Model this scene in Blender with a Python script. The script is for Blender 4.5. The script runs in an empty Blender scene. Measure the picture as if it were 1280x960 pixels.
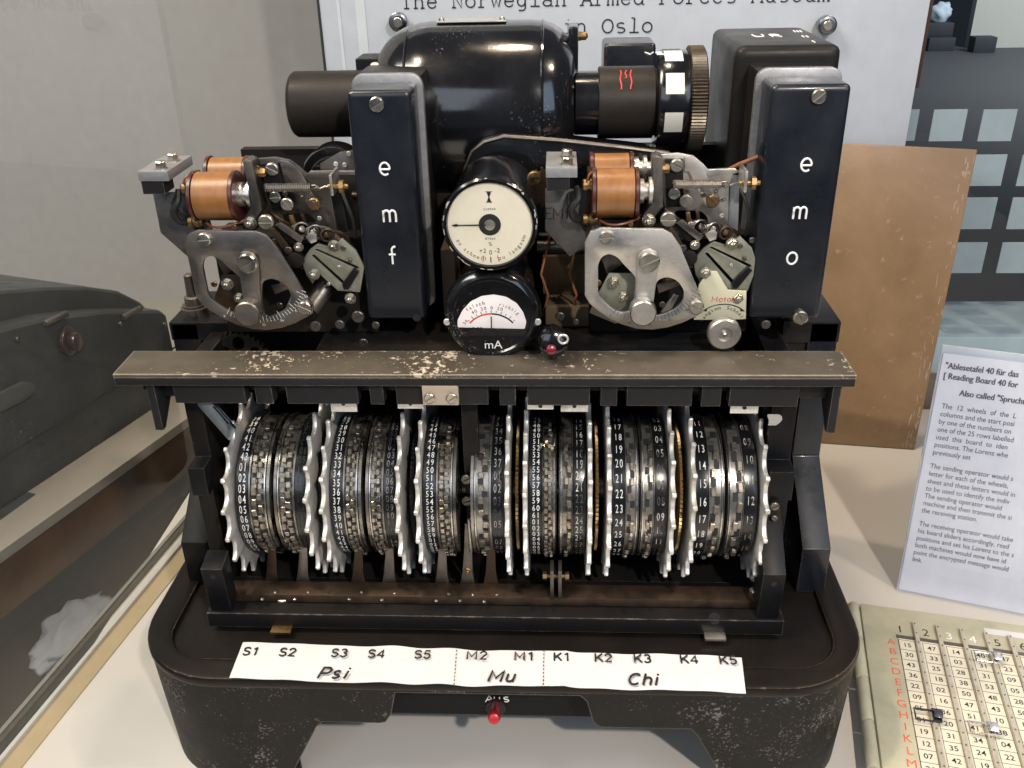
import bpy, bmesh, math, random
from math import sin, cos, pi, radians, sqrt, atan2
from mathutils import Vector, Matrix
random.seed(7)
S = 0.01                      # every number below is in centimetres
scn = bpy.context.scene
col = scn.collection

# ---------------------------------------------------------------- camera
CAM = Vector((4.2, -45.9, 56.7))
PITCH, YAW, ROLL, FPX = radians(27.1), radians(3.1), radians(1.3), 1150.0
FWD = Vector((-sin(YAW)*cos(PITCH), cos(YAW)*cos(PITCH), -sin(PITCH)))
_r = Vector((cos(YAW), sin(YAW), 0)); _u = _r.cross(FWD)
RGT = _r*cos(ROLL) - _u*sin(ROLL); UPV = _r*sin(ROLL) + _u*cos(ROLL)
cam = bpy.data.cameras.new('camera'); cam_o = bpy.data.objects.new('camera', cam); col.objects.link(cam_o)
M = Matrix((RGT, UPV, -FWD)).transposed().to_4x4(); M.translation = CAM*S
cam_o.matrix_world = M
cam.sensor_width = 36; cam.lens = 36*FPX/1280; cam.clip_start = 0.02; cam.clip_end = 100
scn.camera = cam_o

# ---------------------------------------------------------------- world, lamps, exposure
w = bpy.data.worlds.new('World'); scn.world = w; w.use_nodes = True
bg = w.node_tree.nodes['Background']; bg.inputs[0].default_value = (0.62, 0.75, 0.95, 1); bg.inputs[1].default_value = 0.13
scn.view_settings.view_transform = 'Standard'; scn.view_settings.look = 'None'
scn.view_settings.exposure = 0; scn.view_settings.gamma = 1
scn.render.engine = 'CYCLES'; scn.cycles.use_denoising = True; scn.cycles.max_bounces = 6
scn.cycles.sample_clamp_indirect = 4; scn.cycles.caustics_reflective = False; scn.cycles.caustics_refractive = False
def aim(o, t):
    o.rotation_euler = (Vector(t)*S - o.location).to_track_quat('-Z', 'Y').to_euler()
def spot(name, loc, tgt, energy, colr, size=70, r=0.02, blend=0.6):
    l = bpy.data.lights.new(name, 'SPOT'); l.energy = energy; l.color = colr; l.spot_size = radians(size); l.spot_blend = blend; l.shadow_soft_size = r
    o = bpy.data.objects.new(name, l); col.objects.link(o); o.location = Vector(loc)*S; aim(o, tgt); return o
def area(name, loc, tgt, energy, colr, sx, sy):
    l = bpy.data.lights.new(name, 'AREA'); l.shape = 'RECTANGLE'; l.size = sx*S; l.size_y = sy*S; l.energy = energy; l.color = colr
    o = bpy.data.objects.new(name, l); col.objects.link(o); o.location = Vector(loc)*S; aim(o, tgt); return o
WARM = (1.0, 0.80, 0.58)
spot('ceiling_spot', (-48, 0, 155), (4, 14, 10), 30, WARM, 75, 0.03)
spot('ceiling_spot', (54, -108, 131), (2, 12, 14), 72, (1, .91, .82), 60, 0.03)
spot('ceiling_spot', (2, 30, 150), (5, 22, 20), 20, WARM, 80, 0.035)
spot('ceiling_spot', (80, 0, 140), (42, 30, 5), 20, WARM, 80, 0.03)
area('window_light', (130, -120, 120), (0, 10, 20), 9, (0.62, 0.78, 1.0), 90, 120)
area('window_light', (-70, -150, 130), (10, 10, 20), 8, (0.8, 0.88, 1.0), 120, 100)
area('room_light', (-130, -20, 190), (-60, 96, 45), 44, (1, .97, .88), 120, 60)  # added fill that lifts the left wall, no known lamp
spot('wall_glow', (-75, 40, 6), (-66, 96, 10), 16, (1, .72, .42), 100, 0.1, 1)
area('room_light', (620, 620, 260), (640, 964, -20), 420, (.95, .97, 1), 300, 200)  # second added fill, brightens the pale far wall

# ---------------------------------------------------------------- pixel -> place
def _ray(px, py): return FWD + RGT*((px-640)/FPX) - UPV*((py-480)/FPX)
def pY(px, py, Y):
    d = _ray(px, py); return CAM + d*((Y-CAM.y)/d.y)
def pZ(px, py, Z):
    d = _ray(px, py); return CAM + d*((Z-CAM.z)/d.z)
def proj(P):
    v = Vector(P)-CAM; z = v.dot(FWD); return 640+FPX*v.dot(RGT)/z, 480-FPX*v.dot(UPV)/z
def zr(u, v): return (680+u/3.693, 180+v/3.693)

# ---------------------------------------------------------------- materials
MATS = {}
def _nt(name):
    m = bpy.data.materials.new(name); m.use_nodes = True; nt = m.node_tree
    MATS[name] = m
    return m, nt, nt.nodes['Principled BSDF'], nt.nodes, nt.links
def mk(N, t, **kw):
    n = N.new(t)
    for k, v in kw.items(): setattr(n, k, v)
    return n
def noise(N, L, scale, detail=4, rough=.6, vec=None, dist=0):
    n = mk(N, 'ShaderNodeTexNoise'); n.inputs['Scale'].default_value = scale; n.inputs['Detail'].default_value = detail
    n.inputs['Roughness'].default_value = rough; n.inputs['Distortion'].default_value = dist
    if vec is not None: L.new(vec, n.inputs['Vector'])
    return n
def ramp(N, L, src, stops):
    r = mk(N, 'ShaderNodeValToRGB'); e = r.color_ramp.elements
    while len(e) < len(stops): e.new(.5)
    for i, (p, c) in enumerate(stops):
        e[i].position = p; e[i].color = (c, c, c, 1) if not isinstance(c, (tuple, list)) else (*c, 1)
    L.new(src, r.inputs[0]); return r
def mixc(N, L, f, a, b):
    m = mk(N, 'ShaderNodeMix', data_type='RGBA')
    for s, v in ((m.inputs[0], f), (m.inputs[6], a), (m.inputs[7], b)):
        if isinstance(v, (int, float)): s.default_value = v
        elif isinstance(v, tuple): s.default_value = (*v, 1)
        else: L.new(v, s)
    return m.outputs[2]
def mth(N, L, op, a, b=0):
    m = mk(N, 'ShaderNodeMath', operation=op)
    for s, v in ((m.inputs[0], a), (m.inputs[1], b)):
        if isinstance(v, (int, float)): s.default_value = v
        else: L.new(v, s)
    return m.outputs[0]
def bump(N, L, bsdf, h, strength, dist):
    b = mk(N, 'ShaderNodeBump'); b.inputs['Strength'].default_value = strength; b.inputs['Distance'].default_value = dist
    L.new(h, b.inputs['Height']); L.new(b.outputs[0], bsdf.inputs['Normal'])
def world_pos(N): return mk(N, 'ShaderNodeNewGeometry').outputs['Position']

def paint(name, c, rough=.4, chip=(.35, .31, .27), amount=.0, edge=.0, scale=120, grime=None, gr=.5, bmp=.15, coat=0, spec=.5, patch=9):
    m, nt, b, N, L = _nt(name); pos = world_pos(N)
    n1 = noise(N, L, 30, 5, .6, pos); n2 = noise(N, L, 260, 3, .6, pos)
    base = mixc(N, L, ramp(N, L, n1.outputs[0], [(.3, 0), (.7, 1)]).outputs[0], c, tuple(x*1.35+.002 for x in c))
    if grime:
        gm = ramp(N, L, noise(N, L, 14, 6, .7, pos).outputs[0], [(.5-gr*.3, 0), (.75, 1)])
        base = mixc(N, L, gm.outputs[0], base, grime)
    msk = None
    if amount > 0:
        sp = noise(N, L, scale, 6, .75, pos); pt = noise(N, L, patch, 3, .6, pos)
        s = mth(N, L, 'ADD', sp.outputs[0], mth(N, L, 'MULTIPLY', pt.outputs[0], .6))
        msk = ramp(N, L, s, [(1.06-amount, 0), (1.09-amount, 1)]).outputs[0]
        s = mth(N, L, 'ADD', s, 0)
    if edge > 0:
        bv = mk(N, 'ShaderNodeBevel', samples=4); bv.inputs[0].default_value = .0018
        g = mk(N, 'ShaderNodeNewGeometry')
        dp = mk(N, 'ShaderNodeVectorMath', operation='DOT_PRODUCT'); L.new(bv.outputs[0], dp.inputs[0]); L.new(g.outputs['Normal'], dp.inputs[1])
        e = mth(N, L, 'SUBTRACT', 1.0, dp.outputs['Value'])
        en = noise(N, L, 90, 5, .7, pos)
        e2 = mth(N, L, 'ADD', mth(N, L, 'MULTIPLY', e, 2.2*edge), en.outputs[0])
        em = ramp(N, L, e2, [(.74, 0), (.82, 1)]).outputs[0]
        msk = em if msk is None else mth(N, L, 'MAXIMUM', msk, em)
    if msk is not None:
        L.new(mixc(N, L, msk, base, chip), b.inputs['Base Color'])
    else: L.new(base, b.inputs['Base Color'])
    rr = ramp(N, L, n1.outputs[0], [(.25, max(.05, rough-.09)), (.75, rough+.12)])
    if msk is not None: L.new(mth(N, L, 'ADD', rr.outputs[0], mth(N, L, 'MULTIPLY', msk, .25)), b.inputs['Roughness'])
    else: L.new(rr.outputs[0], b.inputs['Roughness'])
    h = n2.outputs[0]
    if msk is not None: h = mth(N, L, 'SUBTRACT', n2.outputs[0], mth(N, L, 'MULTIPLY', msk, .8))
    bump(N, L, b, h, bmp, .0004)
    b.inputs['Coat Weight'].default_value = coat; b.inputs['Coat Roughness'].default_value = .12
    b.inputs['Specular IOR Level'].default_value = spec if rough < .32 else spec*.36
    return m
def metal(name, c, rough=.35, dirt=(.08, .055, .03), amt=.3, bmp=.1, scale=40, met=1.0, streak=None):
    m, nt, b, N, L = _nt(name); pos = world_pos(N); v = pos
    if streak:
        mp = mk(N, 'ShaderNodeMapping'); mp.inputs['Scale'].default_value = streak; L.new(pos, mp.inputs[0]); v = mp.outputs[0]
    n1 = noise(N, L, scale, 6, .7, pos); n2 = noise(N, L, 300, 3, .6, v)
    dm = ramp(N, L, n1.outputs[0], [(.62-amt*.5, 0), (.85-amt*.3, 1)])
    base = mixc(N, L, ramp(N, L, n2.outputs[0], [(.3, 0), (.7, 1)]).outputs[0], tuple(x*.82 for x in c), c)
    L.new(mixc(N, L, mth(N, L, 'MULTIPLY', dm.outputs[0], .8), base, dirt), b.inputs['Base Color'])
    L.new(mth(N, L, 'SUBTRACT', met, mth(N, L, 'MULTIPLY', dm.outputs[0], .5)), b.inputs['Metallic'])
    L.new(ramp(N, L, n1.outputs[0], [(.3, max(.08, rough-.08)), (.7, rough+.15)]).outputs[0], b.inputs['Roughness'])
    bump(N, L, b, n2.outputs[0], bmp, .0003)
    return m
def plain(name, c, rough=.5, met=0, coat=0, trans=0, emit=0):
    m, nt, b, N, L = _nt(name); pos = world_pos(N)
    n1 = noise(N, L, 50, 4, .6, pos)
    L.new(mixc(N, L, n1.outputs[0], tuple(x*.88 for x in c), tuple(min(1, x*1.1) for x in c)), b.inputs['Base Color'])
    b.inputs['Roughness'].default_value = rough; b.inputs['Metallic'].default_value = met; b.inputs['Coat Weight'].default_value = coat
    return m
def thin_glass(name, tint=(.93, .96, .95), refl=1.0, rough=.02, smudge=0.0):
    m, nt, b, N, L = _nt(name); out = N['Material Output']; N.remove(b)
    tr = mk(N, 'ShaderNodeBsdfTransparent'); tr.inputs[0].default_value = (*tint, 1)
    gl = mk(N, 'ShaderNodeBsdfGlossy'); gl.inputs['Roughness'].default_value = rough; gl.inputs[0].default_value = (1, 1, 1, 1)
    fr = mk(N, 'ShaderNodeFresnel'); fr.inputs[0].default_value = 1.45
    bf = mk(N, 'ShaderNodeNewGeometry').outputs['Backfacing']; ff = mth(N, L, 'MULTIPLY', mth(N, L, 'MULTIPLY', fr.outputs[0], refl), mth(N, L, 'SUBTRACT', 1.0, bf))
    mx = mk(N, 'ShaderNodeMixShader'); L.new(ff, mx.inputs[0]); L.new(tr.outputs[0], mx.inputs[1]); L.new(gl.outputs[0], mx.inputs[2])
    o = mx.outputs[0]
    if smudge:
        df = mk(N, 'ShaderNodeBsdfDiffuse'); df.inputs[0].default_value = (.7, .7, .68, 1)
        m2 = mk(N, 'ShaderNodeMixShader'); n1 = noise(N, L, 3, 5, .6, world_pos(N))
        L.new(mth(N, L, 'MULTIPLY', n1.outputs[0], smudge), m2.inputs[0]); L.new(o, m2.inputs[1]); L.new(df.outputs[0], m2.inputs[2]); o = m2.outputs[0]
    L.new(o, out.inputs[0]); return m

BLACK = paint('black_enamel', (.0045, .005, .0065), .38, amount=.06, edge=.3, chip=(.16, .14, .12), grime=(.02, .015, .011), gr=.2)
CAST = paint('black_cast_paint', (.008, .008, .009), .5, amount=.15, edge=.9, chip=(.17, .155, .14), scale=420, grime=(.013, .011, .009), gr=.6, bmp=.35, patch=22)
BASETOP = paint('worn_black_base', (.006, .0053, .005), .34, amount=.06, edge=.8, chip=(.28, .2, .15), grime=(.014, .010, .007), gr=.6, bmp=.25)
BARM = paint('worn_olive_black_bar', (.072, .061, .046), .46, amount=.14, edge=1.5, chip=(.50, .42, .33), scale=210, grime=(.045, .038, .03), gr=.4, bmp=.35, patch=14)
BAREDGE = paint('grey_bar_block', (.014, .014, .016), .5, amount=.05, edge=.4, chip=(.3, .28, .25), grime=(.02, .018, .016))
NAVY = paint('satin_navy_black', (.006, .0078, .012), .3, amount=.045, scale=480, edge=.5, chip=(.35, .2, .13), bmp=.12, coat=.25)
GLOSS = paint('gloss_black_motor', (.004, .004, .005), .12, amount=.065, edge=0, chip=(.2, .18, .15), scale=520, bmp=.10, coat=.5, patch=16)
MATTE = paint('matt_black_bakelite', (.014, .0125, .0115), .42, amount=.04, chip=(.08, .07, .06), grime=(.026, .021, .017), bmp=.1)
DARK = paint('dark_interior', (.009, .008, .008), .5, grime=(.02, .015, .01), amount=.04, chip=(.1, .07, .04))
ALU = metal('cast_aluminium', (.80, .78, .74), .40, (.34, .27, .17), .2, .25, 35, met=.65)
STEEL = metal('brushed_steel', (.74, .71, .66), .36, (.2, .16, .12), .25, .2, 30, streak=(1, 1, 12))
DSTEEL = metal('tarnished_steel', (.24, .215, .19), .36, (.06, .045, .032), .35, .2, 26)
DRUM = metal('oily_drum_steel', (.36, .33, .29), .25, (.06, .045, .032), .38, .15, 60)
KDRUM = metal('k_drum_steel', (.46, .44, .41), .3, (.07, .055, .04), .4, .15, 50)
CAMM = metal('cam_steel', (.50, .45, .37), .26, (.07, .048, .03), .5, .1, 90)
BROWN = metal('rusty_brown_steel', (.085, .062, .045), .42, (.07, .038, .018), .5, .3, 45)
BRASS = metal('aged_brass', (.36, .24, .11), .4, (.12, .07, .03), .3, .1, 50)
CHROME = metal('polished_rim_steel', (.82, .80, .76), .22, (.3, .25, .2), .12, .05, 60)
SCREW = metal('screw_steel', (.62, .58, .50), .28, (.14, .1, .06), .2, .05, 60)
GREENP = metal('passivated_green_grey_plate', (.42, .42, .33), .42, (.14, .13, .1), .3, .15, 22, met=.8)
CREAMP = plain('cream_enamel_plate', (.60, .57, .40), .45)
COPPER = None
def coilmat():
    m, nt, b, N, L = _nt('varnished_copper_coil'); pos = world_pos(N)
    mp = mk(N, 'ShaderNodeMapping'); mp.inputs['Scale'].default_value = (3, 1, 1); L.new(pos, mp.inputs[0])
    n = noise(N, L, 60, 5, .7, mp.outputs[0]); n2 = noise(N, L, 45, 4, .7, pos)
    c = mixc(N, L, ramp(N, L, n.outputs[0], [(.3, 0), (.7, 1)]).outputs[0], (.21, .083, .02), (.29, .13, .036))
    c = mixc(N, L, ramp(N, L, n2.outputs[0], [(.52, 0), (.75, 1)]).outputs[0], c, (.17, .05, .012))
    L.new(c, b.inputs['Base Color']); b.inputs['Roughness'].default_value = .42; b.inputs['Coat Weight'].default_value = .35; b.inputs['Coat Roughness'].default_value = .2
    bump(N, L, b, n2.outputs[0], .35, .0008); return m
COPPER = coilmat()
MAROON = plain('maroon_coil_flange', (.06, .016, .012), .35, coat=.4)
WHITEP = plain('white_print', (.82, .82, .80), .5)
def shaded_worn_print(name, a, b_):
    m, nt, b, N, L = _nt(name); n1 = noise(N, L, 55, 3, .6, world_pos(N))
    L.new(mixc(N, L, ramp(N, L, n1.outputs[0], [(.42, 0), (.56, 1)]).outputs[0], a, b_), b.inputs['Base Color']); b.inputs['Roughness'].default_value = .5; return m
INK = plain('black_print', (.012, .012, .014), .6)
REDINK = plain('red_print', (.62, .05, .03), .5)
DIAL = plain('cream_dial', (.84, .77, .63), .5)
DIAL2 = plain('pinkish_white_dial', (.82, .76, .74), .5)
RED = plain('red_plastic', (.42, .016, .025), .35, coat=.3)
RINGB = plain('black_number_ring', (.008, .008, .009), .25, coat=.3)
PAPER = plain('white_paper', (.66, .65, .66), .28)
GLASS = thin_glass('clear_glass', refl=1.0)
GGLASS = thin_glass('gauge_glass', (.98, .98, .97), refl=.7)
AMBER = plain('amber_clear_plastic', (.42, .34, .26), .2, coat=.6)
GREYCUT = metal('grey_machined_block', (.42, .42, .43), .42, (.2, .2, .2), .1, .1, 30, met=.7)

# ---------------------------------------------------------------- mesh builders
def fin(bm, ang=35):
    bmesh.ops.recalc_face_normals(bm, faces=bm.faces)
    me = bpy.data.meshes.new('m'); bm.to_mesh(me); bm.free()
    me.polygons.foreach_set('use_smooth', [True]*len(me.polygons)); me.set_sharp_from_angle(angle=radians(ang)); me.update()
    return me
class G:
    def __init__(s): s.v = []; s.f = []
    def add(s, vs, fs):
        k = len(s.v); s.v += [tuple(v) for v in vs]; s.f += [tuple(i+k for i in f) for f in fs]; return s
    def hexa(s, p):           # 4 bottom + 4 top corners
        return s.add(p, [(0, 1, 2, 3), (4, 5, 6, 7), (0, 1, 5, 4), (1, 2, 6, 5), (2, 3, 7, 6), (3, 0, 4, 7)])
    def box(s, x0, x1, y0, y1, z0, z1):
        return s.hexa([(x0, y0, z0), (x1, y0, z0), (x1, y1, z0), (x0, y1, z0), (x0, y0, z1), (x1, y0, z1), (x1, y1, z1), (x0, y1, z1)])
    def obox(s, c, ax, ay, az):   # centre and three half-axis vectors
        c, ax, ay, az = map(Vector, (c, ax, ay, az))
        return s.hexa([c+a*ax+b*ay+d*az for d in (-1, 1) for a, b in ((-1, -1), (1, -1), (1, 1), (-1, 1))])
    def prism(s, pts, vec):
        n = len(pts); pts = [Vector(p) for p in pts]; vec = Vector(vec)
        s.add(pts+[p+vec for p in pts], [tuple(range(n)), tuple(range(n, 2*n))]+[(i, (i+1) % n, n+(i+1) % n, n+i) for i in range(n)]); return s
    def lathe(s, c, ax, prof, n=32, teeth=None):
        c = Vector(c); ax = Vector(ax).normalized(); e1 = ax.orthogonal().normalized(); e2 = ax.cross(e1)
        if abs(ax.x) > .9: e1 = Vector((0, -1, 0)); e2 = Vector((0, 0, 1))
        vs = []; fs = []; k = len(prof)
        for i in range(n):
            a = 2*pi*i/n; d = e1*cos(a)+e2*sin(a)
            for j, (t, r) in enumerate(prof):
                rr = r*(teeth(i, j) if teeth else 1); vs.append(c+ax*t+d*rr)
        for i in range(n):
            for j in range(k-1):
                fs.append((i*k+j, ((i+1) % n)*k+j, ((i+1) % n)*k+j+1, i*k+j+1))
        fs.append(tuple(i*k for i in range(n))); fs.append(tuple(i*k+k-1 for i in range(n)))
        return s.add(vs, fs)
    def cyl(s, a, b, r, n=20, bev=0, r2=None):
        a, b = Vector(a), Vector(b); L = (b-a).length; r2 = r if r2 is None else r2
        p = [(0, r), (L, r2)] if not bev else [(0, r-bev), (bev*.3, r-bev*.3), (bev, r), (L-bev, r2), (L-bev*.3, r2-bev*.3), (L, r2-bev)]
        return s.lathe(a, b-a, p, n)
    def tube(s, pts, r, n=8, closed=False):
        pts = [Vector(p) for p in pts]; m = len(pts); vs = []; fs = []; prev = None
        for i, p in enumerate(pts):
            t = (pts[min(i+1, m-1)]-pts[max(i-1, 0)]) if not closed else (pts[(i+1) % m]-pts[i-1])
            t.normalize()
            e = t.orthogonal().normalized() if prev is None else (prev-t*prev.dot(t)).normalized()
            prev = e; f = t.cross(e)
            vs += [p+(e*cos(2*pi*k/n)+f*sin(2*pi*k/n))*r for k in range(n)]
        for i in range(m if closed else m-1):
            for k in range(n): fs.append((i*n+k, i*n+(k+1) % n, ((i+1) % m)*n+(k+1) % n, ((i+1) % m)*n+k))
        if not closed: fs += [tuple(range(n)), tuple(range((m-1)*n, m*n))]
        return s.add(vs, fs)
    def mesh(s, bev=0, seg=2, ang=35):
        bm = bmesh.new(); vs = [bm.verts.new(Vector(v)*S) for v in s.v]
        for f in s.f:
            try: bm.faces.new([vs[i] for i in f])
            except ValueError: pass
        bmesh.ops.recalc_face_normals(bm, faces=bm.faces)
        if bev:
            es = [e for e in bm.edges if len(e.link_faces) == 2 and e.calc_face_angle(0) > radians(50)]
            bmesh.ops.bevel(bm, geom=es, offset=bev*S, segments=seg, profile=.6, affect='EDGES', clamp_overlap=True)
        return fin(bm, ang)
def tagp(o, label=None, category=None, group=None, kind=None):
    for k, v in (('label', label), ('category', category), ('group', group), ('kind', kind)):
        if v: o[k] = v
    return o
def link(name, me, mat, parent=None, loc=None):
    if isinstance(me, G): me = me.mesh()
    if mat and not me.materials: me.materials.append(mat)
    o = bpy.data.objects.new(name, me); col.objects.link(o)
    if me.name.startswith('m'): me.name = name
    o.location = Vector(loc)*S if loc is not None else (0, 0, 0)
    if parent is not None:
        o.parent = parent
        q = parent; off = Vector((0, 0, 0))
        while q is not None: off += q.location; q = q.parent
        o.location = Vector(o.location)-off
    return o
def empty(name, loc, label, cat, group=None):
    o = bpy.data.objects.new(name, None); col.objects.link(o); o.location = Vector(loc)*S; o.empty_display_size = .02
    return tagp(o, label, cat, group)
def catmull(pts, k=6):
    n = len(pts); out = []
    for i in range(n):
        p0, p1, p2, p3 = (Vector(pts[(i+j-1) % n]) for j in range(4))
        for q in range(k):
            t = q/k; out.append(.5*((2*p1)+(p2-p0)*t+(2*p0-5*p1+4*p2-p3)*t*t+(3*p1-p0-3*p2+p3)*t**3))
    return out
def roundpoly(pts, r, seg=5):
    """2-D polygon with corners rounded; r is one radius or a list"""
    n = len(pts); out = []
    for i in range(n):
        p = Vector(pts[i]); a = Vector(pts[i-1])-p; b = Vector(pts[(i+1) % n])-p; rr = r[i] if isinstance(r, (list, tuple)) else r
        d = min(rr, a.length*.45, b.length*.45)
        if d < 1e-4: out.append(p); continue
        A = p+a.normalized()*d; B = p+b.normalized()*d
        for k in range(seg+1):
            t = k/seg; out.append(A*(1-t)**2+p*2*t*(1-t)+B*t*t)
    return out
def plate2(outl, holes, thick, bev, fmap):
    """flat plate from 2-D outlines (cm), thickness centred; fmap(x,y,z) -> world cm"""
    cu = bpy.data.curves.new('c', 'CURVE'); cu.dimensions = '2D'; cu.fill_mode = 'BOTH'
    for pl in [outl]+list(holes):
        sp = cu.splines.new('POLY'); sp.points.add(len(pl)-1); sp.use_cyclic_u = True
        for i, p in enumerate(pl): sp.points[i].co = (p[0], p[1], 0, 1)
    b = min(bev, thick*.45); cu.extrude = thick/2-b; cu.bevel_depth = b; cu.bevel_resolution = 1; cu.offset = -b
    ob = bpy.data.objects.new('c', cu); me = bpy.data.meshes.new_from_object(ob)
    bm = bmesh.new(); bm.from_mesh(me); bmesh.ops.remove_doubles(bm, verts=bm.verts, dist=1e-4)
    for v in bm.verts: v.co = Vector(fmap(*v.co))*S
    bpy.data.objects.remove(ob); bpy.data.curves.remove(cu); bpy.data.meshes.remove(me)
    return fin(bm, 30)
def plateY(px, holes, Y, thick, bev=.04, rnd=0):
    """upright plate facing the front, outlines traced in photo pixels, front face at depth Y"""
    f = lambda q: [(pY(a, b, Y).x, pY(a, b, Y).z) for a, b in q]
    o = f(px); o = roundpoly(o, rnd) if rnd else o
    hs = [roundpoly(f(h), .35) for h in holes]
    return plate2(o, hs, thick, bev, lambda x, y, z: (x, Y+thick/2+z, y))
# text
def txt(s, size, fmap, bold=0, sx=1.0, align='CENTER', spacing=1.0, shear=0):
    cu = bpy.data.curves.new('t', 'FONT'); cu.body = s; cu.size = size; cu.align_x = align; cu.align_y = 'CENTER'; cu.offset = bold; cu.resolution_u = 3
    cu.space_character = spacing; cu.shear = shear
    dbl = bold > .015
    if dbl: cu.offset = .004
    ob = bpy.data.objects.new('t', cu); me = bpy.data.meshes.new_from_object(ob)
    vs = [fmap(v.co.x*sx, v.co.y) for v in me.vertices]; fs = [tuple(p.vertices) for p in me.polygons]
    if dbl:
        nv = len(vs); up_ = Vector((0, 0, .002)); vs += [Vector(fmap(v.co.x*sx+size*.045, v.co.y))+up_ for v in me.vertices]; fs += [tuple(q+nv for q in f) for f in fs]
    bpy.data.objects.remove(ob); bpy.data.curves.remove(cu); bpy.data.meshes.remove(me)
    return vs, fs
def flat(c, ex, ey):
    c, ex, ey = Vector(c), Vector(ex), Vector(ey); return lambda x, y: c+ex*x+ey*y
def addtxt(g, *a, **k): g.add(*txt(*a, **k)); return g
# screws and nuts: shared meshes, local origin at the seat, facing -Y
_sc = {}
def screw_mesh(r, ang, dome=.35):
    key = ('s', round(r, 2), round(ang, 1), dome)
    if key in _sc: return _sc[key]
    g = G(); w = r*.13; h = r*.55
    g.lathe((0, 0, 0), (0, -1, 0), [(0, r), (h*.55, r)], 20)
    for sgn in (1, -1):
        a0 = math.asin(w/r); prev = None; rings = []
        for (t, q) in ((h*.55, r), (h*.8, r*.97), (h, r*.84)):
            ao = math.asin(min(.99, w/q)); P = []
            for k in range(11):
                a = ao+(pi-2*ao)*k/10; P.append(Vector((q*cos(a), -t, sgn*q*sin(a))))
            rings.append(P)
        k = 11; vs = [p for R in rings for p in R]; fs = []
        for j in range(2):
            for i in range(k): fs.append((j*k+i, j*k+(i+1) % k, (j+1)*k+(i+1) % k, (j+1)*k+i))
        fs.append(tuple(range(2*k, 3*k))); g.add(vs, fs)
    c, s = cos(ang), sin(ang); g.v = [(x*c-z*s, y, x*s+z*c) for x, y, z in g.v]
    me = g.mesh(); _sc[key] = me; return me
def nut_mesh(r):
    key = ('n', round(r, 2))
    if key in _sc: return _sc[key]
    g = G(); g.lathe((0, 0, 0), (0, -1, 0), [(0, r*1.15), (r*.15, r*1.15)], 20)
    g.lathe((0, 0, 0), (0, -1, 0), [(r*.15, r), (r*.75, r), (r*.88, r*.86)], 6)
    g.lathe((0, 0, 0), (0, -1, 0), [(r*.8, r*.5), (r*1.25, r*.5), (r*1.4, r*.35)], 12)
    me = g.mesh(); _sc[key] = me; return me
def screwat(px, py, Y, rpx, parent, mat=None, ang=None, nut=False):
    c = pY(px, py, Y); r = (pY(px+rpx, py, Y).x-c.x)
    me = nut_mesh(r) if nut else screw_mesh(r, random.uniform(-1, 1) if ang is None else ang)
    me = me
    o = link('nut' if nut else 'screw', me, None, parent, c)
    if not me.materials: me.materials.append(mat or SCREW)
    return o

# ================================================================ SETTING
g = G(); g.box(-36.6, 95, -60, 58, -3, 0); tt = link('table_top', g.mesh(bev=.1), None); tagp(tt, kind='structure')
m, nt, b, N, L = _nt('warm_white_table'); n = noise(N, L, 5, 5, .6, world_pos(N)); n2 = noise(N, L, 160, 2, .5, world_pos(N))
L.new(mixc(N, L, n.outputs[0], (.58, .545, .49), (.65, .615, .56)), b.inputs['Base Color']); b.inputs['Roughness'].default_value = .42
bump(N, L, b, n2.outputs[0], .05, .0003); tt.data.materials.append(m)
g = G(); g.box(-1500, 2500, -600, 2500, -86, -80); fl = link('room_floor', g, plain('dark_carpet', (.055, .057, .063), .7)); tagp(fl, kind='structure')
g = G(); g.box(-400, 12, 96, 100, -80, 140); o = link('back_wall', g, plain('grey_green_wall', (.425, .405, .39), .8)); tagp(o, kind='structure')
g = G(); c0 = pZ(1209, 60, -80); g.box(c0.x, 2200, pZ(1230, 60, -80).y, pZ(1230, 60, -80).y+10, -80, 400); o = link('far_wall', g, plain('pale_grey_wall', (.42, .43, .38), .8)); tagp(o, kind='structure')

# left glass wall of the case
def gx(Y, off=0): return -38.3+.145*Y+off
lg = empty('case_side_glass', (-34, 28, 0), 'tall clear glass side wall of the display case left of the black machine', 'glass wall')
g = G(); g.hexa([(gx(-45), -45, .3), (gx(92), 92, .3), (gx(92, -.8), 92, .3), (gx(-45, -.8), -45, .3), (gx(-45), -45, 90), (gx(92), 92, 90), (gx(92, -.8), 92, 90), (gx(-45, -.8), -45, 90)])
link('pane', g, thin_glass('side_glass', (.92, .92, .91), 1.0, smudge=.05), lg)
def strip(x0, x1, z0, z1, mat, nm):
    g = G(); g.hexa([(gx(-45, x0), -45, z0), (gx(-45, x1), -45, z0), (gx(58, x1), 58, z0), (gx(58, x0), 58, z0), (gx(-45, x0), -45, z1), (gx(-45, x1), -45, z1), (gx(58, x1), 58, z1), (gx(58, x0), 58, z1)])
    return link(nm, g, mat, lg)
strip(.05, .4, -.5, .45, plain('polished_edge', (.5, .5, .46), .25), 'edge_strip')
strip(-1.3, -.85, -.5, .35, plain('dark_seal', (.05, .05, .045), .4), 'seal')
strip(-1.7, -1.32, -.5, .5, plain('grey_channel', (.34, .34, .32), .3, met=.6), 'channel')
strip(.42, 2.1, -.4, .12, plain('tan_trim', (.42, .33, .2), .35), 'trim')

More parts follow.
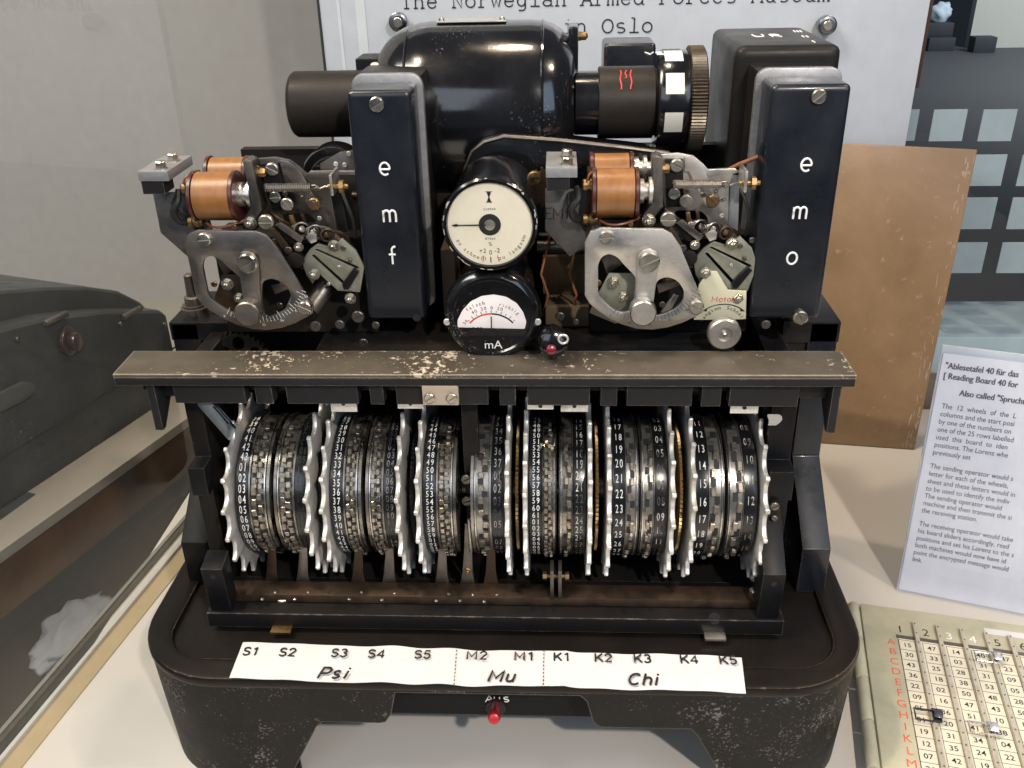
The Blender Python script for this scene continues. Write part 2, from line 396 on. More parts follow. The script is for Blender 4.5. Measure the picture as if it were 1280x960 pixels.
# neighbouring stand, teletype case, paper - seen through the side glass
A = pZ(0, 690, 0); B = pZ(245, 515, 0); d = (B-A); d.z = 0; d.normalize(); nrm = Vector((-d.y, d.x, 0))   # away from us
if nrm.x > 0: nrm = -nrm
a0 = A-d*60; b0 = B+d*45
st = empty('side_stand', (a0+b0)/2, 'pale topped wooden stand carrying the grey teletype case beyond the glass', 'stand')
g = G(); g.prism([a0+Vector((0, 0, -1.2)), b0+Vector((0, 0, -1.2)), b0+nrm*60+Vector((0, 0, -1.2)), a0+nrm*60+Vector((0, 0, -1.2))], (0, 0, 1.2)); link('stand_top', g, plain('cream_stand_top', (.36, .33, .28), .5), st)
a1 = a0+nrm*.6; b1 = b0+nrm*.6
g = G(); g.prism([a1+Vector((0, 0, -7.5)), b1+Vector((0, 0, -7.5)), b1+nrm*50+Vector((0, 0, -7.5)), a1+nrm*50+Vector((0, 0, -7.5))], (0, 0, 6.29)); link('wood_apron', g, paint('brown_wood', (.13, .062, .024), .4, grime=(.05, .035, .015), gr=.3), st)
a2 = a0+nrm*3; b2 = b0+nrm*3
g = G(); g.prism([a2+Vector((0, 0, -80)), b2+Vector((0, 0, -80)), b2+nrm*45+Vector((0, 0, -80)), a2+nrm*45+Vector((0, 0, -80))], (0, 0, 72.4)); link('stand_body', g, plain('dark_grey_panel', (.018, .02, .02), .7), st)
a3 = a0-nrm*25; b3 = b0-nrm*25
g = G(); g.prism([a2+Vector((0, 0, -13)), b2+Vector((0, 0, -13)), b3+Vector((0, 0, -13)), a3+Vector((0, 0, -13))], (0, 0, .8)); link('lower_shelf', g, plain('dark_brown_shelf', (.022, .015, .011), .35), st)
# teletype case: traced side facing us, rounded lid
tp = empty('teletype_case', (a0+b0)/2+nrm*20, 'dark grey rounded teletype case behind the side glass at the left edge', 'teletype')
def onwall(px, py, off):          # point on the vertical plane through the stand edge, off cm behind it
    c = A+nrm*off; dd = _ray(px, py); return CAM+dd*((c-CAM).dot(nrm)/dd.dot(nrm))
GREYM = paint('dark_grey_hammertone', (.046, .051, .054), .34, amount=.07, scale=300, chip=(.16, .16, .15), bmp=.3, grime=(.03, .03, .028))
body = [onwall(x, y, 6) for x, y in [(-220, 790), (-220, 470), (0, 412), (60, 397), (130, 389), (202, 388), (210, 394), (226, 470), (232, 497), (0, 640)]]
g = G(); g.prism(body, nrm*34); link('case_body', g.mesh(bev=.8, seg=3), GREYM, tp)
lid = [onwall(x, y, 9) for x, y in [(-220, 470), (-220, 395), (-60, 372), (0, 364), (60, 359), (110, 359), (150, 364), (178, 378), (190, 391), (130, 393), (60, 401), (0, 416)]]
g = G(); g.prism(lid, nrm*28); link('lid', g.mesh(bev=.8, seg=3), GREYM, tp)
plinth = [onwall(x, y, 4.5) for x, y in [(-200, 800), (-200, 775), (0, 650), (230, 498), (236, 512), (0, 676)]]
g = G(); g.prism(plinth, nrm*34); link('plinth', g.mesh(bev=.3), GREYM, tp)
c = onwall(84, 425, 5.9); g = G(); g.cyl(c-nrm*.6, c+nrm*.3, 1.75, 28, .25); g.cyl(c-nrm*1.7, c-nrm*.5, 1.1, 24, .25); link('release_knob', g, plain('dark_red_knob', (.03, .012, .012), .3, coat=.4), tp)
hp = [onwall(x, y, 5.8) for x, y in [(-40, 508), (0, 488), (25, 476), (38, 478), (40, 488), (25, 500), (0, 512), (-40, 532)]]
g = G(); g.prism(hp, nrm*.5-nrm*1.2); link('recess_grip', g.mesh(bev=.25), plain('satin_grey_grip', (.07, .08, .08), .35), tp)
for x0_, y0_ in ((70, 398), (165, 391)):
    c = onwall(x0_, y0_, 5.6); d2 = d*1.6; g = G(); g.cyl(c-d2, c+d2, .38, 16, .06); link('lid_hinge', g, DSTEEL, tp)
for px, py in ((22, 424), (150, 405), (205, 405), (216, 470)):
    c = onwall(px, py, 5.85); g = G(); g.cyl(c-nrm*.2, c+nrm*.2, .32, 16, .05); link('case_screw', g, DSTEEL, tp)
g = G(); sp_ = [onwall(x, y, 5.93) for x, y in [(-200, 700), (0, 575), (120, 500), (222, 432)]]; g.tube([Vector(p) for p in sp_], .12, 6); link('case_seam', g, plain('dark_seam_line', (.012, .012, .012), .7), tp)  # thin dark tube laid along the case seam
# bundle of white paper on the floor of the gap
bm = bmesh.new(); bmesh.ops.create_icosphere(bm, subdivisions=4, radius=1)
c = pZ(95, 790, -9.5)
from mathutils import noise as mn
for v in bm.verts:
    k = 1+.35*mn.noise(v.co*2.2)+.3*abs(mn.noise(v.co*5))+.12*abs(mn.noise(v.co*11)); v.co = Vector((v.co.x*3.2*k, v.co.y*5*k, v.co.z*1.3*k))*S
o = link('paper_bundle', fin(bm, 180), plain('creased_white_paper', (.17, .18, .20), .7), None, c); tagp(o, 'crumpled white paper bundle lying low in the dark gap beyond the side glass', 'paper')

# back glass with frosted squares
bgp = empty('case_back_glass', (30, 58.5, 0), 'clear rear glass of the case with a grid of frosted squares', 'glass wall')
g = G(); g.box(-17, 120, 58.4, 59, .2, 90); link('pane', g, thin_glass('rear_glass', (.95, .97, .98), 1.0), bgp)
FROST = plain('frosted_film', (.25, .32, .36), .7)
for r_, (y0, y1) in enumerate([(137, 176), (193.5, 232), (247, 286), (303, 341)]):
    for q in range(-1, 7):
        x0 = 1168+q*62-(r_*11.5); c0 = pY(x0+2, y0, 58.3); c1 = pY(x0+45, y1, 58.3)
        if q < -0.5: continue
        cx = pY(1168+q*62, 137, 58.3).x
        g = G(); g.box(cx, cx+3.55, 58.25, 58.39, c1.z, c0.z); link('frosted_square', g, FROST, bgp)
cx = pY(1104, 137, 58.3).x; g = G(); g.box(cx, cx+3.9, 58.25, 58.39, pY(1120, 176, 58.3).z, pY(1120, 137, 58.3).z); link('frosted_square', g, FROST, bgp)
# beyond the rear glass
g = G(); g.box(40, 150, 62, 74, -3, 8.2); o = link('window_ledge', g.mesh(bev=.3), plain('pale_blue_ledge', (.46, .56, .60), .5)); tagp(o, 'pale blue ledge just behind the rear glass of the case', 'ledge')
g = G(); g.box(47, 120, 59.3, 61.5, -3, 3.5); o = link('low_box', g.mesh(bev=.3), plain('dull_brown_card', (.17, .12, .085), .6)); tagp(o, 'low brown wooden strip at the foot of the rear glass', 'trim')
def floorthing(nm, px, py, w, dp, h, mat, label, cat, bev=1):
    c = pZ(px, py, -80); g = G(); g.box(c.x-w/2, c.x+w/2, c.y, c.y+dp, -80, -80+h); o = link(nm, g.mesh(bev=bev), mat); tagp(o, label, cat); return o
DK = plain('dark_fabric', (.02, .023, .028), .7)
floorthing('step_box', 1176, 64, 27, 30, 13, DK, 'lower dark box on the carpet beside the wooden post', 'box')
g = G(); c = pZ(1178, 64, -80); g.box(c.x-13, c.x+13, c.y+14, c.y+40, -66.9, -54); o = link('step_box', g.mesh(bev=1), DK); tagp(o, 'upper dark box stacked on the lower one beside the wooden post', 'box')
bm = bmesh.new(); bmesh.ops.create_icosphere(bm, subdivisions=3, radius=1)
for v in bm.verts:
    k = 1+.4*mn.noise(v.co*1.9); v.co = Vector((v.co.x*12*k, v.co.y*9*k, v.co.z*10*k))*S
o = link('cloth_bundle', fin(bm, 180), plain('pale_blue_cloth', (.45, .55, .62), .8), None, (c.x+1, c.y+27, -45)); tagp(o, 'pale blue cloth bundle on top of the stacked dark boxes', 'cloth')
floorthing('speaker_box', 1230, 66, 22, 16, 15, DK, 'small black box with a knob standing against the pale far wall', 'box')
c = pZ(1143, 110, -80); g = G(); g.box(c.x-3.5, c.x+3.5, c.y, c.y+7, -80, 160); o = link('wooden_post', g.mesh(bev=.4), plain('red_brown_wood', (.13, .06, .04), .5)); tagp(o, 'reddish brown wooden post standing on the carpet behind the sign', 'post')

# museum sign
sg = empty('museum_sign', (8, 57, 25), 'large white museum sign with typewriter lettering mounted behind the machine', 'sign')
YS = 57.0
xl = pY(404, 50, YS).x; xr = pY(1163, 0, YS).x; zb = 30.0
g = G(); g.box(xl, xr, YS, YS+.5, zb, 75); link('panel', g.mesh(bev=.05), plain('sign_white', (.46, .50, .56), .3), sg)
g = G(); g.box(xl-.25, xl-.02, YS-.1, YS+.6, zb, 75); link('edge_trim', g, plain('dark_edge', (.03, .035, .035), .3), sg)
for a, b_ in ((423, 427), (446, 458)):
    x0 = pY(a, 30, YS).x; x1 = pY(b_, 30, YS).x; g = G(); g.box(x0, x1, YS-.06, YS-.003, zb, 75); link('acrylic_band', g, plain('pale_band', (.52, .57, .61), .15), sg)
for px, py in ((497, 28), (1035, 32)):
    c = pY(px, py, YS-1.6); g = G(); g.lathe(c, (0, 1, 0), [(0, .55), (0, .75), (.12, .95), (.9, .95), (1.0, .8), (1.6, .8)], 28)
    so = link('standoff', g, metal('chrome_standoff'+str(px), (.28, .29, .31), .25, (.02, .02, .02), .35, .05), sg)
    g = G(); g.lathe(c+Vector((0, -.05, 0)), (0, 1, 0), [(0, .3), (.0, .42), (.06, .5)], 20); link('socket', g, SCREW, so)
# typewriter stroke letters
def arc(cx, cy, rx, ry, a0, a1, n=9): return [(cx+rx*cos(radians(a0+(a1-a0)*i/n)), cy+ry*sin(radians(a0+(a1-a0)*i/n))) for i in range(n+1)]
X = .42; CP = .57
def ser(x, y, w=.09): return [(x-w, y), (x+w, y)]
bowl = arc(.27, .21, .17, .21, 0, 360, 16)
CR = {
 'T': [[(.06, CP-.13), (.06, CP), (.54, CP), (.54, CP-.13)], [(.3, CP), (.3, 0)], ser(.3, 0, .12)],
 'h': [[(.05, .62), (.13, .62), (.13, 0)], ser(.13, 0), arc(.29, .28, .16, .14, 170, 0, 8)+[(.45, 0)], ser(.45, 0)],
 'e': [[(.1, .23), (.5, .23)]+arc(.3, .21, .2, .21, 5, 330, 16)],
 'N': [[(.12, 0), (.12, CP), (.47, 0), (.47, CP)], ser(.12, 0), [(.03, CP), (.12, CP)], ser(.47, CP)],
 'o': [arc(.3, .21, .21, .21, 0, 360, 18)], 'O': [arc(.3, .285, .24, .285, 0, 360, 20)],
 'r': [[(.08, X), (.19, X), (.19, 0)], ser(.19, 0, .13), arc(.37, .24, .18, .17, 160, 45, 6)],
 'w': [[(.08, X), (.19, 0), (.3, .32), (.41, 0), (.52, X)], ser(.08, X, .07), ser(.52, X, .07)],
 'g': [arc(.27, .22, .18, .2, 0, 360, 16), [(.54, X), (.45, X), (.45, -.05)]+arc(.3, -.05, .15, .12, 0, -110, 6)+[(.14, -.17)]],
 'i': [[(.17, X), (.31, X), (.31, 0)], [(.1, 0), (.52, 0)], [(.3, .58), (.31, .6)]],
 'l': [[(.17, .62), (.31, .62), (.31, 0)], [(.1, 0), (.52, 0)]],
 'a': [arc(.28, .29, .17, .13, 140, 0, 7)+[(.45, 0), (.54, 0)], arc(.27, .13, .19, .13, 30, 330, 12)],
 'n': [[(.05, X), (.13, X), (.13, 0)], ser(.13, 0), arc(.29, .28, .16, .14, 170, 0, 8)+[(.45, 0)], ser(.45, 0)],
 'A': [[(.07, 0), (.28, CP), (.32, CP), (.53, 0)], [(.15, .2), (.45, .2)], ser(.07, 0), ser(.53, 0), [(.18, CP), (.3, CP)]],
 'm': [[(.02, X), (.08, X), (.08, 0)], arc(.19, .3, .11, .12, 170, 0, 6)+[(.3, 0)], arc(.41, .3, .11, .12, 170, 0, 6)+[(.52, 0)], ser(.08, 0, .06), ser(.3, 0, .05), ser(.52, 0, .06)],
 'd': [arc(.27, .21, .19, .21, 0, 360, 16), [(.37, .62), (.46, .62), (.46, 0), (.55, 0)]],
 'F': [[(.14, 0), (.14, CP)], [(.05, CP), (.5, CP), (.5, CP-.13)], [(.14, .29), (.36, .29)], ser(.14, 0, .11)],
 'c': [arc(.31, .21, .2, .21, 40, 330, 14), [(.47, .42), (.47, .32)]],
 's': [arc(.3, .315, .17, .105, 40, 250, 8)+arc(.3, .105, .18, .105, 80, -140, 9)],
 'M': [[(.09, 0), (.09, CP), (.3, .2), (.51, CP), (.51, 0)], ser(.09, 0, .07), ser(.51, 0, .07), [(.02, CP), (.09, CP)], [(.51, CP), (.58, CP)]],
 'u': [[(.05, X), (.13, X), (.13, .14)]+arc(.28, .14, .15, .14, 180, 330, 7)+[(.45, X)], [(.38, X), (.45, X), (.45, 0), (.54, 0)]],
}
EN = {
 'e': [[(.06, .23), (.44, .23)]+arc(.25, .25, .2, .25, 0, 310, 16)], 'o': [arc(.25, .25, .2, .25, 0, 360, 20)],
 'm': [[(0, 0), (0, .48)], arc(.16, .33, .16, .15, 180, 0, 8)+[(.32, 0)], arc(.48, .33, .16, .15, 180, 0, 8)+[(.64, 0)], [(0, .33), (0, .2)]],
 'f': [[(.15, 0), (.15, .62)]+arc(.29, .62, .14, .14, 180, 80, 5), [(.02, .42), (.3, .42)]],
 'A': [[(0, 0), (.25, .7), (.5, 0)], [(.09, .24), (.41, .24)]],
 's': [arc(.2, .36, .15, .12, 40, 250, 8)+arc(.2, .12, .16, .12, 80, -140, 9)], 'U': [[(0, .7), (0, .22)]+arc(.24, .22, .24, .22, 180, 360, 8)+[(.48, .7)]],
 'R': [[(0, 0), (0, .7), (.25, .7)]+arc(.25, .53, .18, .17, 90, -90, 6)+[(0, .36)], [(.2, .36), (.45, 0)]],
 'V': [[(0, .7), (.25, 0), (.5, .7)]], 'E': [[(.4, .7), (0, .7), (0, 0), (.42, 0)], [(0, .36), (.33, .36)]], 'I': [[(.1, 0), (.1, .7)]],
 'u': [[(0, .48), (0, .16)]+arc(.17, .16, .17, .16, 180, 360, 7)+[(.34, .48)], [(.34, .2), (.34, 0)]],
 'M': [[(0, 0), (0, .7), (.3, .2), (.6, .7), (.6, 0)]],
 'S': [arc(.24, .53, .2, .17, 25, 250, 9)+arc(.24, .18, .22, .18, 80, -150, 10)], '1': [[(.06, .55), (.24, .7), (.24, 0)]],
 '2': [arc(.22, .5, .2, .2, 170, -20, 8)+[(.03, 0), (.44, 0)]], '3': [arc(.2, .53, .18, .17, 150, -90, 8)+arc(.2, .18, .21, .18, 90, -150, 9)],
 '4': [[(.34, 0), (.34, .7), (.0, .2), (.46, .2)]], '5': [[(.4, .7), (.1, .7), (.05, .37)]+arc(.2, .22, .2, .22, 120, -150, 10)],
 'K': [[(0, 0), (0, .7)], [(.45, .7), (.02, .27)], [(.16, .42), (.47, 0)]], 'P': [[(0, 0), (0, .7), (.26, .7)]+arc(.26, .51, .19, .19, 90, -90, 8)+[(0, .32)]],
 'i': [[(.05, 0), (.05, .48)], [(.05, .65), (.05, .69)]], 'C': [arc(.3, .35, .28, .35, 48, 312, 16)], 'h': [[(0, .7), (0, 0)], arc(.17, .32, .17, .16, 180, 0, 8)+[(.34, 0)]],
 't': [[(.13, .62), (.13, .1), (.24, .02)], [(0, .46), (.25, .46)]], 'r': [[(0, 0), (0, .48)], arc(.17, .3, .16, .16, 175, 70, 5)],
}
ADV = {'M': .86, 'm': .86, 'i': .3, 'f': .42, '1': .56, 'r': .38, 't': .42, 'I': .35, 'C': .76, 'A': .68, 'h': .56, 'u': .56}
def stext(g, s, size, c, ex, ey, r, shear=0):
    """centred line of stroke letters on the plane through c; size is the capital height"""
    k = size/.7; tot = sum(ADV.get(ch, .64) for ch in s)-.14; x = -tot/2
    for ch in s:
        strokes(g, EN, ch, lambda a, b, x=x: Vector(c)+Vector(ex)*((x+a+b*shear)*k)+Vector(ey)*((b-.35)*k), r); x += ADV.get(ch, .64)

def strokes(g, font, ch, fmap, r):
    for pl in font.get(ch, []): g.tube([fmap(x, y) for x, y in pl], r, 6)
def typeline(g, s, px0, px1, py):
    a = pY(px0, py, YS-.02); b_ = pY(px1, py, YS-.02); adv = (b_.x-a.x)/len(s); k = adv/.6
    z0 = (a.z+b_.z)/2
    for i, ch in enumerate(s):
        strokes(g, CR, ch, lambda x, y: (a.x+i*adv+x*k, YS, z0+y*k), .035*k)
g = G(); typeline(g, 'The Norwegian Armed Forces Museum', 500, 1037, 6); typeline(g, 'in Oslo', 702, 817, 41)
link('lettering', g, INK, sg)

# leaning leather board
lb = empty('leather_board', (33, 50, 0), 'worn brown leather covered board leaning behind the machine on the right', 'board')
p0 = pZ(1143, 562, 0.1); p1 = pY(1222, 187, 54.5); e = pZ(1015, 553, 0.1)
ex = (p0-e).normalized(); wd = 28
q0 = p0-ex*wd; q1 = p1-ex*wd; q1.z = p1.z+.9
nb = (p1-p0).cross(ex).normalized(); nb = -nb if nb.y < 0 else nb
LE, nt, b, N, L = _nt('worn_brown_leather'); pos = world_pos(N)
n1 = noise(N, L, 9, 6, .6, pos, .4); n2 = noise(N, L, 70, 5, .7, pos); n3 = noise(N, L, 25, 6, .8, pos)
c = mixc(N, L, ramp(N, L, n1.outputs[0], [(.3, 0), (.7, 1)]).outputs[0], (.15, .088, .042), (.235, .15, .08))
c = mixc(N, L, ramp(N, L, n3.outputs[0], [(.66, 0), (.82, 1)]).outputs[0], c, (.08, .038, .018))
c = mixc(N, L, ramp(N, L, n2.outputs[0], [(.62, 0), (.75, .5)]).outputs[0], c, (.5, .38, .26))
L.new(c, b.inputs['Base Color']); b.inputs['Roughness'].default_value = .33; bump(N, L, b, n2.outputs[0], .25, .0006)
def slab(a, b_, c_, d_, t, bev): 
    g = G(); g.prism([a, b_, c_, d_], t); return g.mesh(bev=bev, seg=3)
link('cover', slab(p0, p1, q1, q0, nb*.35, .12), LE, lb)
iw = ex*.5
link('inner_board', slab(p0-iw+nb*.36, p1-iw+nb*.36, q1+iw+nb*.36, q0+iw+nb*.36, nb*1.1, .05), plain('dark_board_edge', (.035, .02, .014), .6), lb)
link('back_cover', slab(p0+nb*1.47, p1+nb*1.47, q1+nb*1.47, q0+nb*1.47, nb*.3, .1), LE, lb)
# frayed pale rim along the right edge
g = G()
for k in range(60):
    t = random.random()**1.2; s_ = random.uniform(.1, 1.4); c = p0.lerp(p1, t)-ex*s_-nb*.012
    u_ = (p1-p0).normalized(); L_ = random.uniform(.1, .5); w_ = random.uniform(.015, .05)
    g.obox(c, u_*L_, ex*w_, nb*.012)
tagp(link('scuff_marks', g, plain('scuffed_pale_leather', (.30, .24, .2), .7), lb), kind='stuff')

# acrylic information plaque
a = pZ(1120, 738, 0); bdir = (pZ(1280, 770, 0)-a).normalized(); back = Vector((-bdir.y, bdir.x, 0)); H = 23.6
if back.y < 0: back = -back
up = (Vector((0, 0, 23.2))+back*4.2).normalized(); nf = -bdir.cross(up); nf = -nf if nf.y > 0 else nf
pq = empty('info_plaque', a+bdir*9, 'white text sheet in a clear acrylic stand at the right edge', 'plaque')
Wp = 19
def pl(x, y, z=0): return a+bdir*x+up*y+nf*z
g = G(); g.prism([pl(0, 0), pl(Wp, 0), pl(Wp, H), pl(0, H)], nf*.25); link('acrylic_front', g.mesh(bev=.04), thin_glass('acrylic', (.95, .96, .98), 1.3), pq)
g = G(); g.prism([pl(.2, .2, -.05), pl(Wp-.2, .2, -.05), pl(Wp-.2, H-.7, -.05), pl(.2, H-.7, -.05)], nf*.03); link('paper_sheet', g, plain('plaque_paper', (.88, .88, .93), .4), pq)
g = G(); g.prism([pl(0, 0, -.3), pl(Wp, 0, -.3), pl(Wp, H, -.3), pl(0, H, -.3)], nf*.2); link('acrylic_back', g.mesh(bev=.04), plain('milky_acrylic', (.6, .64, .7), .15, coat=.3), pq)
bt = a-nf*.4; g = G(); g.prism([bt, bt+bdir*Wp, bt+bdir*Wp-nf*8, bt-nf*8], Vector((0, 0, .3))); link('foot', g.mesh(bev=.04), MATS['milky_acrylic'], pq)
g = G(); rows = [(21.85, .5, '"Ablesetafel 40 für das', 1), (20.95, .5, '[ Reading Board 40 for', 1), (19.6, 2.0, 'Also called "Spruchtafel', 1)]
yy = 18.25
for para in (['The  12  wheels  of  the  L', 'columns and the start posi', 'by one of the numbers on', 'one of the 25 rows labelled', 'used  this  board  to  iden', 'positions. The Lorenz whe', 'previously set'],
             ['The sending operator would s', 'letter for each of the wheels,', 'sheet and these letters would in', 'to be used to identify the indiv', 'The sending operator would', 'machine and then transmit the si', 'the receiving station.'],
             ['The receiving operator would take', 'his board sliders accordingly, read', 'positions and set his Lorenz to the s', 'both machines would now have id', 'point the encrypted message would', 'link.']):
    for t in para: rows.append((yy, .85, t, 0)); yy -= .715
    yy -= .6
TI = plain('grey_text_ink', (.10, .10, .12), .6)
for y, x, t, bd in rows:
    addtxt(g, t, .66 if not bd else .76, lambda X_, Y_, x=x, y=y: pl(x+X_, y+Y_, .012), align='LEFT', sx=.82, bold=.016 if bd else .0)
link('printed_text', g, TI, pq)

# reading board with sliders
ZB = 1.6; o0 = pZ(1060, 750, ZB); u = (pZ(1280, 780, ZB)-o0); u.z = 0; u.normalize(); dn = Vector((u.y, -u.x, 0))
rb = empty('reading_board', o0+u*12+dn*10+Vector((0, 0, -ZB)), 'pale green metal board with number columns and slider bars beside the machine', 'slide board')
def R(x, y, z=0): return o0+u*x+dn*y+Vector((0, 0, z))
OLV = paint('pale_olive_enamel', (.40, .385, .285), .42, amount=.08, chip=(.22, .2, .15), edge=.2)
g = G(); g.prism([R(1.0, .15, -ZB+.03), R(26, .15, -ZB+.03), R(26, 30, -ZB+.03), R(1.0, 30, -ZB+.03)], (0, 0, ZB-.03)); link('board_plate', g.mesh(bev=.18, seg=2), OLV, rb)
for k in range(5):
    y0 = .1+k*4.6; g = G(); g.cyl(R(.5, y0, -.45), R(.5, y0+4.45, -.45), .5, 18, .06); link('hinge_tube', g, OLV, rb)
g = G(); g.prism([R(3.75, 4.15, .012), R(26, 4.15, .012), R(26, 29, .012), R(3.75, 29, .012)], (0, 0, .02)); link('paper_field', g, plain('ivory_paper', (.68, .64, .52), .5), rb)
g = G(); g.prism([R(3.6, 3.75, .004), R(26, 3.75, .004), R(26, 4.12, .004), R(3.6, 4.12, .004)], (0, 0, .05)); link('slot_edge', g, DSTEEL, rb)
cols_ = [4.35, 6.25, 8.1, 10.0, 11.85, 13.7, 15.5]
nums = [['15', '30', '43', '36', '22', '09', '05', '01', '19', '12', '07', '26', '33'], ['47', '33', '25', '18', '02', '16', '36', '20', '31', '35', '42', '11', '06'], ['14', '03', '28', '38', '50', '47', '51', '41', '34', '24', '19', '08', '44'],
        ['40', '31', '31', '53', '48', '43', '10', '38', '04', '22', '15', '27', '02'], ['47', '23', '09', '05', '28', '50', '13', '56', '37', '41', '16', '30', '21'], ['12', '36', '04', '27', '33', '09', '18', '25', '02', '31', '14', '08', '22'], ['05', '11', '26', '17', '03', '19', '24', '07', '13', '28', '01', '16', '21']]
gl_ = G(); gt = G(); RP = 1.167
for ci, cx in enumerate(cols_):
    for ri in range(14):
        yb = 4.33+ri*RP; gl_.prism([R(cx-.62, yb-.02, .033), R(cx+.62, yb-.02, .033), R(cx+.62, yb+.02, .033), R(cx-.62, yb+.02, .033)], (0, 0, .008))
        if ri < 13: addtxt(gt, nums[ci][ri], .68, lambda X_, Y_, cx=cx, yb=yb: R(cx+X_, yb+RP*.5-Y_, .038), bold=.008)
    for dx in (-.64, .64): gl_.prism([R(cx+dx-.02, 4.3, .033), R(cx+dx+.02, 4.3, .033), R(cx+dx+.02, 4.33+13*RP, .033), R(cx+dx-.02, 4.33+13*RP, .033)], (0, 0, .007))
link('table_lines', gl_, INK, rb); link('cell_numbers', gt, INK, rb)
g = G()
for i, ch in enumerate('ABCDEFGHIKLM'): addtxt(g, ch, 1.05, lambda X_, Y_, i=i: R(3.1+X_, 4.75+i*1.16-Y_, .01))
link('row_letters', g, plain('red_letter_paint', (.72, .12, .06), .5), rb)
g = G(); gw = G()
for i, (x, ch) in enumerate(((4.0, '1'), (6.05, '2'), (7.9, '3'), (9.75, '4'), (11.65, '5'), (13.6, '6'), (15.4, '7'))):
    addtxt(gw if i in (2, 3) else g, ch, 1.2, lambda X_, Y_, x=x: R(x+X_, 3.0-Y_, .01))
link('column_numbers', g, INK, rb); link('column_numbers', gw, WHITEP, rb)
g = G(); g.prism([R(10.9, 1.3, .004), R(20, 1.3, .004), R(20, 2.0, .004), R(10.9, 2.0, .004)], (0, 0, .04)); link('white_label', g, PAPER, rb)
RAIL = metal('slider_rail_steel', (.66, .61, .50), .4, (.3, .26, .18), .2, .1, met=.5)
for x in (5.2, 7.05, 8.95, 10.85, 12.7, 14.6):
    y0 = 2.1; g = G(); g.prism([R(x-.17, y0, .05), R(x+.17, y0, .05), R(x+.17, 29, .05), R(x-.17, 29, .05)], (0, 0, .3)); rl = link('slide_rail', g.mesh(bev=.05), RAIL, rb)
    g = G()
    for k in range(24): g.cyl(R(x, y0+.25+k*1.167, .34), R(x, y0+.25+k*1.167, .38), .07, 8)
    tagp(link('rivets', g, DSTEEL, rl), kind='stuff')
def slider(x, y, mat, name):
    g = G(); g.prism([R(x-.3, y-.62, .36), R(x+.35, y-.62, .36), R(x+.35, y+.62, .36), R(x-.3, y+.62, .36)], (0, 0, .25))
    # curled thumb tab
    P = [(0, .6), (.0, 1.0), (.15, 1.25), (.45, 1.3), (.6, 1.1)]
    s_ = link(name, g.mesh(bev=.05), mat, rb)
    g = G()
    prof = [R(x-.25, y-.5, .55), R(x-.25, y-.2, 1.0), R(x-.25, y+.15, 1.1), R(x-.25, y+.55, .85), R(x-.25, y+.5, .75), R(x-.25, y+.1, .95), R(x-.25, y-.1, .85), R(x-.25, y-.35, .5)]
    g.prism(prof, u*.6); link('thumb_tab', g.mesh(bev=.04), mat, s_)
    g = G(); r0 = .06
    g.tube([R(x-.3, y-.5, .4), R(x-1.5, y-.5, .4), R(x-1.5, y+.55, .4), R(x-.3, y+.55, .4)], .085, 6); link('reading_frame', g, mat, s_)
slider(5.35, 12.85, plain('black_slider', (.008, .009, .014), .35, coat=.3), 'slider')
CHR = metal('chrome_slider', (.75, .74, .72), .2, (.2, .18, .15), .1, .05)
slider(10.95, 5.4, CHR, 'slider'); slider(9.1, 13.3, CHR, 'slider'); 

# ================================================================ THE MACHINE
mc = empty('cipher_machine', (0, 23, 0), 'black electromechanical cipher machine with twelve numbered code wheels on a cast base', 'cipher machine')
# ---- base casting
def rrect(x0, x1, y0, y1, r, seg=10):
    out = []
    for cx, cy, a in ((x1-r, y0+r, -90), (x1-r, y1-r, 0), (x0+r, y1-r, 90), (x0+r, y0+r, 180)):
        out += [(cx+r*cos(radians(a+90*k/seg)), cy+r*sin(radians(a+90*k/seg))) for k in range(seg+1)]
    return out
BX0, BX1, BY0, BY1 = -25.9, 25.9, -0.0, 46.0
g = G()
def ring_wall(g, z0, z1, r_out, t):
    pass
